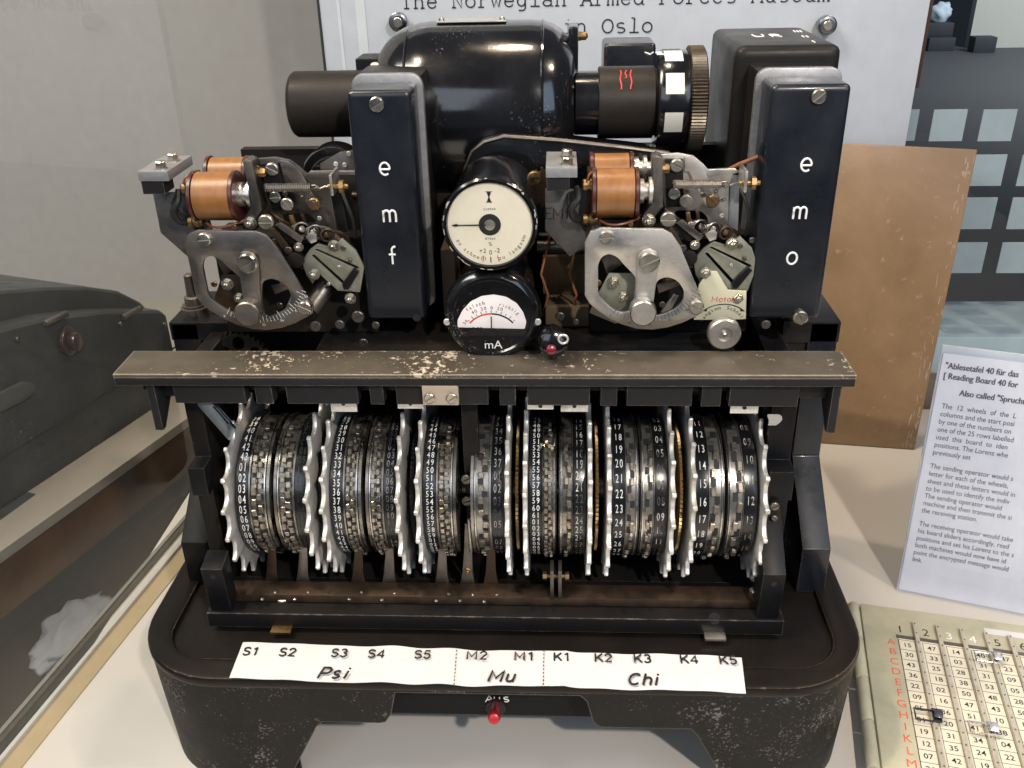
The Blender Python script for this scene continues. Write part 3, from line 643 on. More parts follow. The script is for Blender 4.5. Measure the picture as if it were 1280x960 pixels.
# skirt: rounded-rectangle ring with arches cut by choosing, per column, how far down the wall goes
def base_skirt():
    outer = []
    pts = rrect(BX0, BX1, BY0, BY1, 6.5, 14)
    # densify
    P = []
    for i in range(len(pts)):
        a_, b_ = Vector(pts[i]), Vector(pts[(i+1) % len(pts)]); n_ = max(1, int((b_-a_).length/.45))
        P += [a_.lerp(b_, k/n_) for k in range(n_)]
    def zlow(p):
        x, y = p
        if y < 1.2:   # front wall
            if x < -15.5 or x > 16.8: return 0.0
            if x < -12.4: return 6.4*((x+15.5)/3.1)
            if x > 13.7: return 6.4*((16.8-x)/3.1)
            xl_, xr_ = -6.9, 6.3
            if x < xl_-1.1 or x > xr_+1.1: return 6.4
            if xl_ < x < xr_: return 9.45
            d_ = min(abs(x-(xl_-1.1)), abs(x-(xr_+1.1)))/1.1
            return 6.4+3.05*(1-sqrt(max(0, 1-d_**2))) if d_ < .999 else 9.4
        if 8 < y < 38 and abs(x) > 24:
            return 5.0*min(1, (y-8)/3, (38-y)/3)
        if y > 44.8 and abs(x) < 16: return 5
        return 0.0
    n_ = len(P); c = Vector(((BX0+BX1)/2, (BY0+BY1)/2)); vs = []; fs = []
    hs = [0, .12, .3, .5, .7, .88, 1]
    for i, p in enumerate(P):
        t = (P[(i+1) % n_]-P[i-1]).normalized(); nrm_ = Vector((t.y, -t.x)); zl = zlow(p)
        for h in hs:
            z = zl+(10.1-zl)*h; q = p-nrm_*(.04*(10.1-z)); vs.append((q.x, q.y, z))
        for h in hs[::-1]:
            z = zl+(9.9-zl)*h; q = p-nrm_*(1.1+.03*(10-z)); vs.append((q.x, q.y, z))
    k = 2*len(hs)
    for i in range(n_):
        j = (i+1) % n_
        for q in range(k): fs.append((i*k+q, j*k+q, j*k+(q+1) % k, i*k+(q+1) % k))
    g = G(); g.add(vs, fs); return g.mesh(ang=40)
bc = link('base_casting', base_skirt(), CAST, mc)
hm = lambda z0: (lambda x, y, z: (x, y, z0+z))
rim = plate2(rrect(BX0-.06, BX1+.06, BY0-.06, BY1+.06, 6.55, 12), [rrect(BX0+2.1, BX1-2.1, 2.0, 44, 3.2, 8)], .95, .28, hm(10.05)); link('top_rim', rim, BASETOP, bc)
link('top_floor', plate2(rrect(BX0+.8, BX1-.8, .8, 45.2, 5.8, 10), [], .5, .05, hm(9.87)), BASETOP, bc)
g = G(); g.box(-8.4, 7.9, 2.6, 3.4, 4.75, 9.55); pn = link('switch_panel', g.mesh(bev=.1), paint('panel_black', (.004, .0045, .0055), .62, grime=(.008, .008, .009)), bc)
# inner gussets of the front feet
for s_ in (-1, 1):
    x = -14.6 if s_ < 0 else 15.9
    g = G(); g.prism([(x, 1.2, 9.4), (x, 1.2, .2), (x+s_*5, 7, .2), (x+s_*1.5, 7, 9.4)], (s_*.5, 0, 0)); link('foot_gusset', g.mesh(bev=.05), CAST, bc)
c = pY(620, 882, 2.6); g = G(); g.cyl((c.x, 2.6, c.z), (c.x, 2.3, c.z), .75, 24, .05); link('switch_bush', g, MATTE, bc)
tip = pY(618, 893, .0); g = G(); g.lathe((c.x, 2.4, c.z+.35), (tip.x-c.x, -2.9, tip.z-c.z-.35), [(0, .3), (1.6, .33), (2.2, .42), (2.9, .44), (3.15, .36), (3.22, .2)], 24); link('toggle_lever', g, RED, bc)
g = G(); k = 1.1
cA = pY(607, 877, 2.6); strokes(g, EN, 'A', lambda x, y: (cA.x+x*k, 2.59, cA.z+y*k*.8), .05); cs = pY(629, 877, 2.6); strokes(g, EN, 's', lambda x, y: (cs.x+x*k, 2.59, cs.z+y*k*.9), .05)
c2 = pY(618, 877, 2.6); strokes(g, EN, 'u', lambda x, y: (c2.x+x*k, 2.59, c2.z+y*k*.9), .045)
link('switch_lettering', g, WHITEP, bc)
# ---- tray and side brackets
g = G(); g.box(-21.2, 20.3, 5.0, 9.2, 10.55, 11.85); tray = link('front_tray', g.mesh(bev=.07), paint('tray_black', (.007, .007, .008), .42, amount=.05, edge=.5, chip=(.3, .27, .24), grime=(.015, .011, .008)), mc)
screwat(347, 768, 5.0, 8, tray, ang=-.2)
tray.children[0].rotation_euler = (radians(-70), 0, 0); tray.children[0].location.z = (11.95)*S; tray.children[0].location.y = 6.6*S
for px in (347, 897):
    c = pZ(px, 801 if px < 500 else 812, 10.6); g = G(); g.box(c.x-.75, c.x+.75, 4.3, 5.4, 10.53, 10.75); link('tray_clip', g.mesh(bev=.04), STEEL if px > 500 else BRASS, tray)
g = G(); g.cyl(pZ(893, 773, 11.86), pZ(893, 773, 11.88)+Vector((0, 0, .01)), .42, 20); link('tray_hole', g, MATS['panel_black'], tray)
g = G(); g.box(-20.9, 20.1, 9.2, 21, 10.55, 11.2); link('cage_floor', g, DARK, mc)
for s_, x in ((-1, -20.9), (1, 18.4)):
    g = G(); g.prism([(x, 5.2, 11.86), (x, 4.9, 16.0), (x, 9.0, 19.6), (x, 9.0, 11.86)] if s_ > 0 else [(x, 5.2, 11.86), (x, 4.9, 15.9), (x, 6.6, 16.3), (x, 6.6, 11.86)], (1.55, 0, 0)); br = link('end_bracket', g.mesh(bev=.08), BLACK, mc)
    g = G(); g.cyl((x+.8, 5.02, 15.2), (x+.8, 4.93, 15.2), .2, 14); link('bracket_hole', g, INK, br)
for s_, x0, x1 in ((-1, -21.6, -20.4), (1, 18.72, 20.4)):
    g = G(); g.prism([(x0, 8.4, 16), (x0, 8.4, 20.3), (x0, 7.6, 20.3), (x0, 7.6, 22.6), (x0, 9.2, 22.6), (x0, 9.2, 29.3), (x0, 21, 29.3), (x0, 21, 11.2), (x0, 8.4, 11.2)], (x1-x0, 0, 0)); sf = link('side_plate', g.mesh(bev=.08), BLACK, mc)
screwat(968, 632, 7.4, 6, mc, DSTEEL, .4); screwat(968, 647, 7.6, 4, mc, DSTEEL)
g = G(); g.box(-20.4, 19.2, 20.4, 21, 11.2, 29.3); link('rear_panel', g, DARK, mc)
# paint chip
c = pY(967, 525, 9.15); g = G(); P = [(c.x+.45*cos(a)*(1+.35*sin(3*a+1)), 9.17, c.z+.6*sin(a)*(1+.3*cos(2*a))) for a in [2*pi*k/16 for k in range(16)]]; g.prism(P, (0, .02, 0)); link('paint_chip', g, plain('bare_primer', (.42, .40, .37), .6), mc)
# ---- outer posts of the frame
for s_ in (-1, 1):
    xo = 24.6*s_; xi = 22.5*s_; x0, x1 = min(xo, xi), max(xo, xi)
    # inner reveal plate leaning to the deck
    g = G(); g.prism([(x0, 10.2, 10.15), (x0, 10.2, 14.2), (x0, 16, 18.8), (x0, 16, 30), (x0, 20, 30), (x0, 20, 18.8), (x0, 20, 10.15)], (x1-x0, 0, 0)); link('frame_post', g.mesh(bev=.12), NAVY if s_ > 0 else BLACK, mc)
    g = G(); xa = (20.6 if s_ > 0 else -24.7); xb = (24.7 if s_ > 0 else -19.6)
    g.box(xa, xb, 16.0, 22.5, 28.4 if s_ > 0 else 28.6, 30.05); link('frame_corner', g.mesh(bev=.1), BLACK, mc)
    g = G(); g.prism([(x0 if s_ < 0 else x1, 16.4, 28.5), (x0 if s_ < 0 else x1, 16.4, 22), (xi-s_*2.2, 16.4, 28.5)], (0, 1, 0)) if s_ < 0 else g.prism([(x0, 16.4, 28.5), (x0, 16.4, 25), (x0-1.6, 16.4, 28.5)], (0, 1, 0)); link('corner_web', g, BLACK, mc)
# ---- code wheels
WY, WZ, RT = 12.0, 18.7, 6.8
def ang_of(px, py, r, Xg):
    best = None
    for k in range(-150, 151):
        a_ = k*.01; q = proj((Xg, WY-r*cos(a_), WZ+r*sin(a_))); dd = abs(q[1]-py)
        if best is None or dd < best[0]: best = (dd, a_)
    return best[1]
def sprocket(x, dirn, ph):
    n_ = 19; out = []
    for k in range(n_):
        a0_ = ph+2*pi*k/n_; st_ = 2*pi/n_
        for f_, r_ in ((-.085, RT-.25), (-.075, RT-.06), (-.04, RT), (.04, RT), (.075, RT-.06), (.085, RT-.25), (.17, RT-.58), (.3, RT-.80), (.43, RT-.88), (.57, RT-.88), (.7, RT-.80), (.83, RT-.58)):
            a_ = a0_+f_*st_; out.append((r_*cos(a_), r_*sin(a_)))
    me = plate2(out, [], .33, .1, lambda p, q, z: (x+z, WY-p, WZ+q)); return me
digit = {}
for ch in '0123456789':
    digit[ch] = txt(ch, 1.0, lambda x, y: (x, y), bold=.004)
def number_ring(x0, x1, n_, a_first, k_first, r):
    g = G(); w = x1-x0; hgt = min(.62, 2*pi*r/n_*.80); sc_ = hgt/.72
    for k in range(1, n_+1):
        a_ = a_first-(k-k_first)*2*pi/n_
        if not -2.2 < (a_+pi) % (2*pi)-pi < 1.7: continue
        s2 = f'{k:02d}'
        for di, ch in enumerate(s2):
            vs, fs = digit[ch]; cx = x0+w*(.29+.42*di)
            g.add([(cx+vx*w*.62, WY-(r+.012)*cos(a_+vy*sc_/r), WZ+(r+.012)*sin(a_+vy*sc_/r)) for vx, vy in vs], fs)
    return g
DIM1 = shaded_worn_print('shaded_worn_numerals_a', (.05, .05, .055), (.01, .01, .01)); DIM2 = shaded_worn_print('shaded_worn_numerals_b', (.30, .30, .29), (.035, .035, .04)); DIM3 = shaded_worn_print('shaded_worn_numerals_c', (.62, .61, .57), (.05, .05, .05)); DIM4 = shaded_worn_print('shaded_worn_numerals_d', (.80, .79, .75), (.12, .11, .1))  # shade on these wheels, with grime, is put into the numeral colours
wheels = [ # sprocket x, side the drum is on, pins, (anchor px,py,number), dense
 (-18.45, 1, 43, (298, 612, 3)), (-13.1, -1, 47, (358, 612, 12)), (-11.75, 1, 51, (415, 604, 35)), (-6.8, -1, 53, (482, 624, 8)),
 (-5.2, 1, 59, (532, 618, 53)), (.72, -1, 37, (619, 627, 3)), (2.2, 1, 61, (669, 607, 57)), (6.4, -1, 41, (723, 624, 22)),
 (7.95, 1, 31, (772, 618, 22)), (12.0, -1, 29, (829, 607, 7)), (13.65, 1, 26, (881, 628, 16)), (18.1, -1, 23, (939, 627, 12))]
spans = [2.55, 2.55, 2.35, 2.35, 2.45, 2.5, 2.02, 2.02, 1.98, 1.98, 2.12, 2.12]
RD = 5.22
cam_mesh = {}
for wi, (x, dr, n_, (ax_, ay_, num)) in enumerate(wheels):
    W_ = spans[wi]; e = lambda t: x+dr*t
    # drum body: stepped lathe
    def rel(*pp): return [(t, r) for t, r in pp]
    T0 = 1.2 if W_ > 2.2 else 1.1; T1 = W_-(.42 if W_ > 2.2 else .24)
    body = [(1.01, RD-.3), (1.03, RD-.02), (1.05, RD+.02), (T0-.03, RD+.02), (T0, RD-.04), (T0+.02, RD-.14), (T1, RD-.14), (T1+.02, RD), (T1+.13, RD), (T1+.14, RD-.25), (T1+.18, RD-.25), (T1+.19, RD-.04), (W_-.03, RD-.04), (W_, RD-.5)]
    ring_w = (.26, 1.0)
    g = G(); g.lathe((x, WY, WZ), (dr, 0, 0), [(t, r) for t, r in body if t > 1.0], 72)
    cw = link('code_wheel', g.mesh(ang=30), DRUM if n_ > 40 else KDRUM, mc)
    ph = random.uniform(0, .33)
    g = G(); g.lathe((x, WY, WZ), (dr, 0, 0), [(T1+.03, RD-.2), (T1+.035, RD+.03), (T1+.05, RD+.05), (T1+.11, RD+.05), (T1+.125, RD+.03), (T1+.13, RD-.2)], 72); link('polished_rim', g.mesh(ang=30), CHROME, cw)
    if wi == 0: ph = -pi+1.24
    link('sprocket_disc', sprocket(x-dr*(.24 if wi in (0, 11) else .12), dr, {0: 1.24, 2: 1.26, 11: 1.30}.get(wi, 1.2+ph)), ALU, cw)
    g = G(); g.lathe((x, WY, WZ), (dr, 0, 0), [(.12, RD-.4), (.14, RD-.02), (.2, RD), (1.0, RD), (1.02, RD-.3)], 72); link('number_ring', g.mesh(ang=30), RINGB, cw)
    xa, xb = sorted((e(.24), e(.96)))
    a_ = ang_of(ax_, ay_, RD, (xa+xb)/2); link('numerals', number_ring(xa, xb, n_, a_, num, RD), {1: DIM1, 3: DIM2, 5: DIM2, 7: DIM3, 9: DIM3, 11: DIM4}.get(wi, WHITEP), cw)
    # cams
    pitch = 2*pi/n_; cwid = T1-T0-.04; t0 = T0+.02
    big = n_ < 38
    key = wi
    # dark notches between cams
    g = G()
    for k in range(n_):
        aa = k*pitch+pitch*.5
        am = (aa+pi) % (2*pi)-pi
        if not -2.1 < am < 1.6: continue
        rr = RD-.11
        c_ = Vector((e(t0+cwid*(.66 if k % 2 else .3)), WY-rr*cos(am), WZ+rr*sin(am))); rad = Vector((0, -cos(am), sin(am))); tan_ = Vector((0, sin(am), cos(am)))
        g.obox(c_, (cwid*.24, 0, 0), tan_*(pitch*RD*.23), rad*.03)
    tagp(link('cam_slots', g, INK, cw), kind='stuff')
    hx = cwid*(.23 if big or n_ < 42 else .2); hy = pitch*RD*(.25 if big else .33); hz = .15
    g = G(); g.box(-hx, hx, -hy, hy, -hz, hz); cme = g.mesh(bev=.05, seg=1); cme.materials.append(CAMM)
    st_rows = ((.30, .33), (.74, .67)) if n_ > 36 else ((.36, .60),)
    for k in range(n_):
        am = (k*pitch+pi) % (2*pi)-pi
        if not -1.75 < am < 1.15: continue
        act = random.random() < .5
        tt_ = t0+cwid*(.27 if act else .6) if big or n_ < 42 else t0+cwid*(.24+.05*act)
        rr = RD+.02+(.05 if act else 0)+random.uniform(-.03, .03); tt_ += random.uniform(-.02, .02)
        o = bpy.data.objects.new('cam', cme); col.objects.link(o)
        Mx = Matrix(((1, 0, 0), (0, sin(am), -cos(am)), (0, cos(am), sin(am)))).to_4x4()
        o.rotation_euler = (Mx @ Matrix.Rotation(random.uniform(-.12, .12), 4, 'Z')).to_euler(); o.parent = cw
        o.location = Vector((e(tt_), WY-rr*cos(am), WZ+rr*sin(am)))*S
    if n_ >= 42:      # second, finer row of cam tips
        g = G()
        for k in range(n_):
            am = ((k+.5)*pitch+pi) % (2*pi)-pi
            if not -2.0 < am < 1.5: continue
            rr = RD+.0+random.choice((0, .09)); rad = Vector((0, -cos(am), sin(am))); tan_ = Vector((0, sin(am), cos(am)))
            g.obox(Vector((e(t0+cwid*.74+random.choice((-.04, .05))), 0, 0))+Vector((0, WY, WZ))+rad*rr, (cwid*.17, 0, 0), tan_*(pitch*RD*.27), rad*.12)
        tagp(link('cam_tips', g.mesh(bev=.03, seg=1), CAMM, cw), kind='stuff')
    # spring ridge between rim rings
    g = G()
    for k in range(90):
        am = -1.9+k*3.4/90; rad = Vector((0, -cos(am), sin(am))); tan_ = Vector((0, sin(am), cos(am)))
        g.obox(Vector((e(T1+.16), WY, WZ))+rad*(RD-.17), (.05, 0, 0), tan_*.035, rad*.05)
    tagp(link('spring_coils', g, DSTEEL, cw), kind='stuff')
# axle and intermediate brass gears
g = G(); g.cyl((-20.4, WY, WZ), (19.2, WY, WZ), 1.1, 24); link('axle', g, DSTEEL, mc)
def fine_gear(x, r, n_, w, mat, c=(WY, WZ), toothd=.06):
    g = G(); g.lathe((x, c[0], c[1]), (1, 0, 0), [(0, r*.96), (.02, r), (w-.02, r), (w, r*.96)], n_*2, teeth=lambda i, j: 1+(toothd/r if i % 2 else 0)); return g.mesh(ang=25)
for x, m_ in ((1.35, BRASS), (6.95, BRASS), (12.75, BRASS), (-9.3-.0, DSTEEL), (-4.0-.0, DSTEEL)):
    if x in (-9.3, -4.0): continue
    link('brass_gear', fine_gear(x, 4.75, 90, .22, m_, toothd=.14), m_, mc)
link('dark_gear', fine_gear(-12.55, 4.6, 80, .3, DARK), DARK, mc); link('dark_gear', fine_gear(-6.1, 4.6, 80, .3, DARK), DARK, mc)
# centre post between S5 and M2 with two screws and a rod
g = G(); g.box(-2.3, -1.2, 9.0, 10, 11.4, 28); cp = link('centre_post', g.mesh(bev=.06), BLACK, mc)
screwat(583, 598, 8.9, 7, mc, DSTEEL, .5); screwat(584, 625, 8.9, 7, mc, DSTEEL, .3)
g = G(); p_ = [pY(586, 648, 7.6), pY(589, 690, 7.6)]; g.cyl(p_[0], p_[1], .14, 12, .05); link('stop_rod', g, SCREW, mc)
# lever on the left
def zz(u_, v_): return (130+u_/4.74, 380+v_/4.74)
me = plateY([zz(545, 590), zz(640, 585), zz(780, 745), zz(742, 815)], [[zz(640, 605), zz(655, 608), zz(745, 705), zz(735, 715)]], 8.2, .3, rnd=.2); link('tension_lever', me, metal('blued_lever', (.30, .36, .42), .3, (.1, .1, .1), .1), mc)
# ---- riveted contact strip with fingers
g = G(); g.prism([(-20, 6.2, 11.95), (-20, 6.35, 12.5), (-20, 7.65, 12.73), (-20, 7.65, 11.95)], (38.6, 0, 0)); cs_ = link('contact_strip', g.mesh(bev=.05), BROWN, mc)
for px in (340, 379, 448, 487, 553, 585, 614):
    w1 = 13; Yf = 7.68
    pts = [(px-w1, 737), (px-9, 727), (px-7, 716), (px-5, 690), (px-4, 655), (px+4, 655), (px+5, 690), (px+6, 716), (px+8, 727), (px+w1, 737)]
    link('contact_finger', plateY(pts, [], Yf, .18, .03), DSTEEL if px % 2 else BROWN, cs_)
rv = G(); rv.lathe((0, 0, 0), (0, 0, 1), [(0, .15), (.06, .13), (.1, .06)], 10); rvm = rv.mesh(); rvm.materials.append(SCREW)
for px, py in [(327, 745), (344, 738), (368, 745), (385, 738), (436, 745), (452, 738), (477, 746), (493, 739), (545, 747), (561, 740), (575, 747), (591, 741), (605, 748), (621, 741)]:
    c = pZ(px, py, 12.75); c.z = 12.52+(c.y-6.35)*.178; link('rivet', rvm, None, cs_, c)
g = G()
for px in (690, 700): c = pY(px, 720, 6.5); g.box(c.x-.13, c.x+.13, 6.3, 7.6, 12.4, 15.0)
ck = link('clamp_tabs', g.mesh(bev=.04), DSTEEL, mc); c = pY(695, 721, 6.8); g = G(); g.lathe((c.x-.95, 6.9, c.z), (1, 0, 0), [(0, .3), (.28, .3)], 6); g.cyl((c.x-.7, 6.9, c.z), (c.x+.7, 6.9, c.z), .15, 12); g.lathe((c.x+.66, 6.9, c.z), (1, 0, 0), [(0, .3), (.28, .3)], 6); link('clamp_bolt', g, BRASS, ck)
screwat(585, 712, 7.8, 5, mc, BRASS, nut=True); screwat(943, 722, 7.5, 5, mc, nut=True); screwat(941, 738, 7.2, 4.5, mc, nut=True)
# ---- crossbar
g = G(); zt = 30.3; P = [pZ(140, 468, zt), pZ(1068, 471, zt), pZ(1055, 441, zt), pZ(164, 438, zt)]
x0, x1 = -24.9, 23.15
g.prism([(x0, 6.9, zt), (x1, 6.9, zt), (x1, 10.55, zt), (x0-.1, 10.55, zt)], (0, 0, -.28)); g2 = G(); g2.box(x0+.02, x1-.02, 6.92, 7.3, zt-.85, zt-.29)
cb = link('crossbar', g.mesh(bev=.06), BARM, mc); link('front_lip', g2.mesh(bev=.05), BAREDGE, cb)
g = G(); g.box(x0+1, x1-1, 8.6, 9.4, 28.3, 29.95); link('back_flange', g, BLACK, cb)
for a_, b_ in ((215, 309), (317, 343), (356, 449), (461, 481), (494, 611), (624, 645), (659, 737), (751, 771), (784, 864), (878, 900), (913, 996)):
    ya = 474+(a_-215)*.004; yb_ = 503+(a_-215)*.006; tl = pY(a_, ya, 7.6); brp = pY(b_, yb_, 7.6)
    g = G(); g.box(tl.x, brp.x, 7.45, 8.55, brp.z, 29.98); link('guide_block', g.mesh(bev=.06), BAREDGE, cb)
for a_, b_, y0, y1 in ((413, 447, 502, 514), (497, 530, 502, 510), (659, 692, 505, 511), (701, 735, 505, 514), (913, 947, 507, 516)):
    tl = pY(a_, y0, 8.2); brp = pY(b_, y1, 8.2); g = G(); g.box(tl.x, brp.x, 8.1, 8.3, brp.z, tl.z+.4); tb = link('silver_tab', g.mesh(bev=.02), ALU, cb)
    cc = (tl+brp)/2; g = G(); g.cyl((cc.x, 8.1, tl.z-.1), (cc.x, 8.06, tl.z-.1), .14, 12); link('tab_hole', g, INK, tb)
tl = pY(527, 481, 7.0); brp = pY(574, 506, 7.0); g = G(); g.box(tl.x, brp.x, 6.9, 7.5, brp.z, tl.z); ab = link('clear_block', g.mesh(bev=.1), AMBER, cb)
for px in (537, 565): screwat(px, 497, 6.9, 7, ab, ang=.6)
for s_ in (-1, 1):
    xh = -23.0 if s_ < 0 else 21.9
    g = G(); g.prism([(xh, 7.2, 29.45), (xh, 7.2, 25.9), (xh, 7.7, 25.9), (xh, 10.2, 28.2), (xh, 10.2, 29.45)], (.55, 0, 0)); link('hook_plate', g.mesh(bev=.05), BAREDGE, cb)
    g = G(); xa = -22.4 if s_ < 0 else 19.6; g.box(xa, xa+2.3, 8.0, 10, 28.1, 29.98); link('hook_block', g.mesh(bev=.06), BLACK, cb)
# ---- deck
g = G(); g.box(-12.5, 16.3, 10.8, 36, 28.6, 30.0); dk = link('deck', g.mesh(bev=.1), BLACK, mc)
g = G(); g.box(-21.8, -12.5, 19, 36, 28.6, 30.0); link('deck', g.mesh(bev=.1), BLACK, mc)
g = G(); g.box(-20.0, 20.5, 24, 25, 30, 41); link('deck_bulkhead', g, DARK, mc)
# transport gear under the left relay
def face_gear(c, r, n_, t, holes, mat, name, parent, bore=.5):
    out = []
    for k in range(n_):
        for f_, q in ((0, r-.22), (.2, r-.22), (.32, r), (.68, r), (.8, r-.22)):
            a_ = 2*pi*(k+f_)/n_; out.append((c[0]+q*cos(a_), c[2]+q*sin(a_)))
    hs = []
    for k in range(holes):
        a_ = 2*pi*k/holes+.3; hc = (c[0]+r*.55*cos(a_), c[2]+r*.55*sin(a_)); hs.append([(hc[0]+r*.2*cos(q), hc[1]+r*.26*sin(q)) for q in [2*pi*i/16 for i in range(16)]])
    me = plate2(out, hs, t, .03, lambda x, y, z: (x, c[1]+z, y)); return link(name, me, mat, parent)
c = pY(302, 446, 15); face_gear((c.x, 15, c.z), 2.15, 30, .5, 5, DARK, 'idler_gear', mc)

# ---- relay units (built once on the right, copied to the left)
YR = 10.8
def relay_unit():
    ru = link('relay_unit', plateY([zr(560, 70), zr(640, 70), zr(648, 290), zr(565, 295)], [], YR+2.2, .3), BLACK, mc)
    out = [zr(*p) for p in [(188, 455), (215, 405), (262, 387), (545, 393), (590, 415), (628, 470), (742, 748), (735, 778), (705, 795), (640, 826), (570, 848), (500, 858), (430, 854), (360, 834), (300, 806), (250, 772), (210, 738), (188, 700)]]
    h1 = [zr(*p) for p in [(250, 700), (250, 555), (268, 520), (300, 507), (338, 522), (375, 565), (425, 615), (412, 770), (355, 782), (300, 750)]]
    h2 = [zr(*p) for p in [(500, 795), (503, 710), (522, 630), (568, 613), (618, 632), (648, 680), (640, 728), (602, 763), (550, 785)]]
    sp = link('sector_plate', plateY(out, [h1, h2], YR, .28, .05), STEEL, ru)
    # scale ticks and figures
    g = G(); cc = (470, 560); 
    for k in range(27):
        t = k/26; a_ = radians(122-95*t); L_ = 40 if k % 5 == 0 else 22; r0 = 283
        p_, q_ = zr(cc[0]+ (r0-L_)*cos(a_), cc[1]+(r0-L_)*sin(a_)*.93), zr(cc[0]+r0*cos(a_), cc[1]+r0*sin(a_)*.93)
        A_, B_ = pY(*p_, YR-.01), pY(*q_, YR-.01); tdir = (B_-A_).normalized(); sd = Vector((tdir.z, 0, -tdir.x))*.012
        g.prism([A_-sd, B_-sd, B_+sd, A_+sd], (0, .012, 0))
        if k % 5 == 0:
            c_ = pY(*zr(cc[0]+296*cos(a_)-6, cc[1]+274*sin(a_)), YR-.008); addtxt(g, str(k*2), .24, lambda X_, Y_, c_=c_: c_+Vector((X_, 0, Y_)))
    link('scale', g, INK, ru)
    link('lever', plateY([zr(*p) for p in [(432, 520), (455, 492), (490, 484), (522, 500), (532, 535), (498, 790), (418, 790), (427, 640)]], [], YR-.3, .24, .05, rnd=.1), STEEL, ru)
    screwat(*zr(485, 538), YR-.3, 13.5, ru, ang=.45); screwat(*zr(288, 428), YR, 9, ru, ang=.1); screwat(*zr(703, 750), YR, 9.5, ru, ang=-.5)
    c_ = pY(*zr(458, 785), YR-1.3); g = G(); g.lathe(c_, (0, 1, 0), [(0, .02), (0, .78), (.1, .86), (.95, .86), (1.0, .5), (1.2, .45)], 40); link('lever_knob', g, metal('turned_knob%d' % len(MATS), (.66, .64, .60), .3, (.3, .26, .2), .1, .05), ru)
    link('inner_plate', plateY([zr(*p) for p in [(210, 780), (250, 690), (300, 598), (420, 600), (430, 800), (330, 830)]], [], YR+1.1, .2), GREENP, ru)
    screwat(*zr(318, 640), YR+1.1, 7, ru, nut=True); screwat(*zr(362, 705), YR+1.1, 6, ru, nut=True); screwat(*zr(578, 628), YR+1.5, 5, ru, BRASS)
    # armature arm
    link('armature_arm', plateY([zr(*p) for p in [(500, 62), (525, 52), (548, 62), (552, 290), (515, 335), (500, 372), (450, 365), (455, 330), (505, 265)]], [], YR+1.3, 1.3, .12), DSTEEL, ru)
    screwat(*zr(483, 352), YR+1.25, 7.5, ru, nut=True); screwat(*zr(573, 345), YR+.9, 10, ru, ang=0); screwat(*zr(612, 97), YR+2.15, 8.5, ru, ang=-.5); screwat(*zr(600, 228), YR+2.15, 7.5, ru); screwat(*zr(655, 262), YR+2.0, 8.5, ru, ang=-.9); screwat(*zr(778, 262), YR+2.2, 8.5, ru, BRASS, ang=-.8)
    g = G(); c_ = pY(*zr(558, 112), YR+2.1); g.lathe((c_.x-.3, c_.y, c_.z), (1, 0, 0), [(0, .33), (.5, .33), (.6, .25)], 6); link('nut', g, BRASS, ru)
    # pale rear plate and curved finger
    link('rear_plate', plateY([zr(*p) for p in [(520, 50), (620, 42), (690, 55), (735, 92), (758, 118), (880, 112), (905, 130), (868, 140), (855, 200), (850, 395), (800, 420), (700, 450), (560, 430), (560, 300), (540, 200)]], [[zr(*p) for p in [(600, 308), (725, 308), (760, 345), (755, 395), (640, 400), (605, 370)]]], YR+2.6, .25, .04), STEEL, ru)
    link('curved_finger', plateY([zr(*p) for p in [(650, 125), (672, 128), (712, 215), (750, 285), (790, 290), (805, 258), (780, 230), (748, 135), (720, 85), (690, 60), (650, 58)]], [], YR+2.3, .16, .03), STEEL, ru)
    link('side_fin', plateY([zr(*p) for p in [(862, 140), (905, 150), (895, 400), (850, 395)]], [], YR+2.7, .2, .02), GREYCUT, ru)
    # spring
    A_ = pY(*zr(597, 186), YR+1.0); B_ = pY(*zr(818, 184), YR+1.0); g = G(); n_ = 26; pts = []
    for k in range(n_*8+1):
        t = k/(n_*8); a_ = 2*pi*k/8; pts.append(A_.lerp(B_, t)+Vector((0, cos(a_), sin(a_)))*.22)
    g.tube(pts, .075, 5); g.tube([B_+Vector((0, 0, .1)), B_+Vector((.3, -.1, .15)), B_+Vector((.55, 0, -.1)), B_+Vector((.9, 0, .05)), B_+Vector((1.3, 0, 0))], .06, 6)
    link('tension_spring', g, DSTEEL, ru)
    g = G(); c_ = pY(*zr(820, 225), YR+1.0)
    for k in range(12):
        a_ = radians(60+k*22); q = c_+Vector((cos(a_)*.36, 0, -sin(a_)*.5)); g.tube([q+Vector((cos(b_)*.11, .04*sin(b_*2), sin(b_)*.11)) for b_ in [2*pi*i/8 for i in range(8)]], .03, 5, closed=True)
    link('bead_chain', g, DSTEEL, ru)
    g = G(); c_ = pY(*zr(925, 160), YR+1.0); g.box(c_.x-.08, c_.x+.12, c_.y-.5, c_.y+1.6, c_.z-.75, c_.z+.6); link('spring_bracket', g.mesh(bev=.06), STEEL, ru)
    g = G(); c_ = pY(*zr(900, 180), YR+1.0); g.cyl(c_, c_+Vector((1.3, 0, 0)), .16, 12); g.lathe(c_+Vector((.75, 0, 0)), (1, 0, 0), [(0, .42), (.28, .42)], 6); link('adjust_screw', g, BRASS, ru)
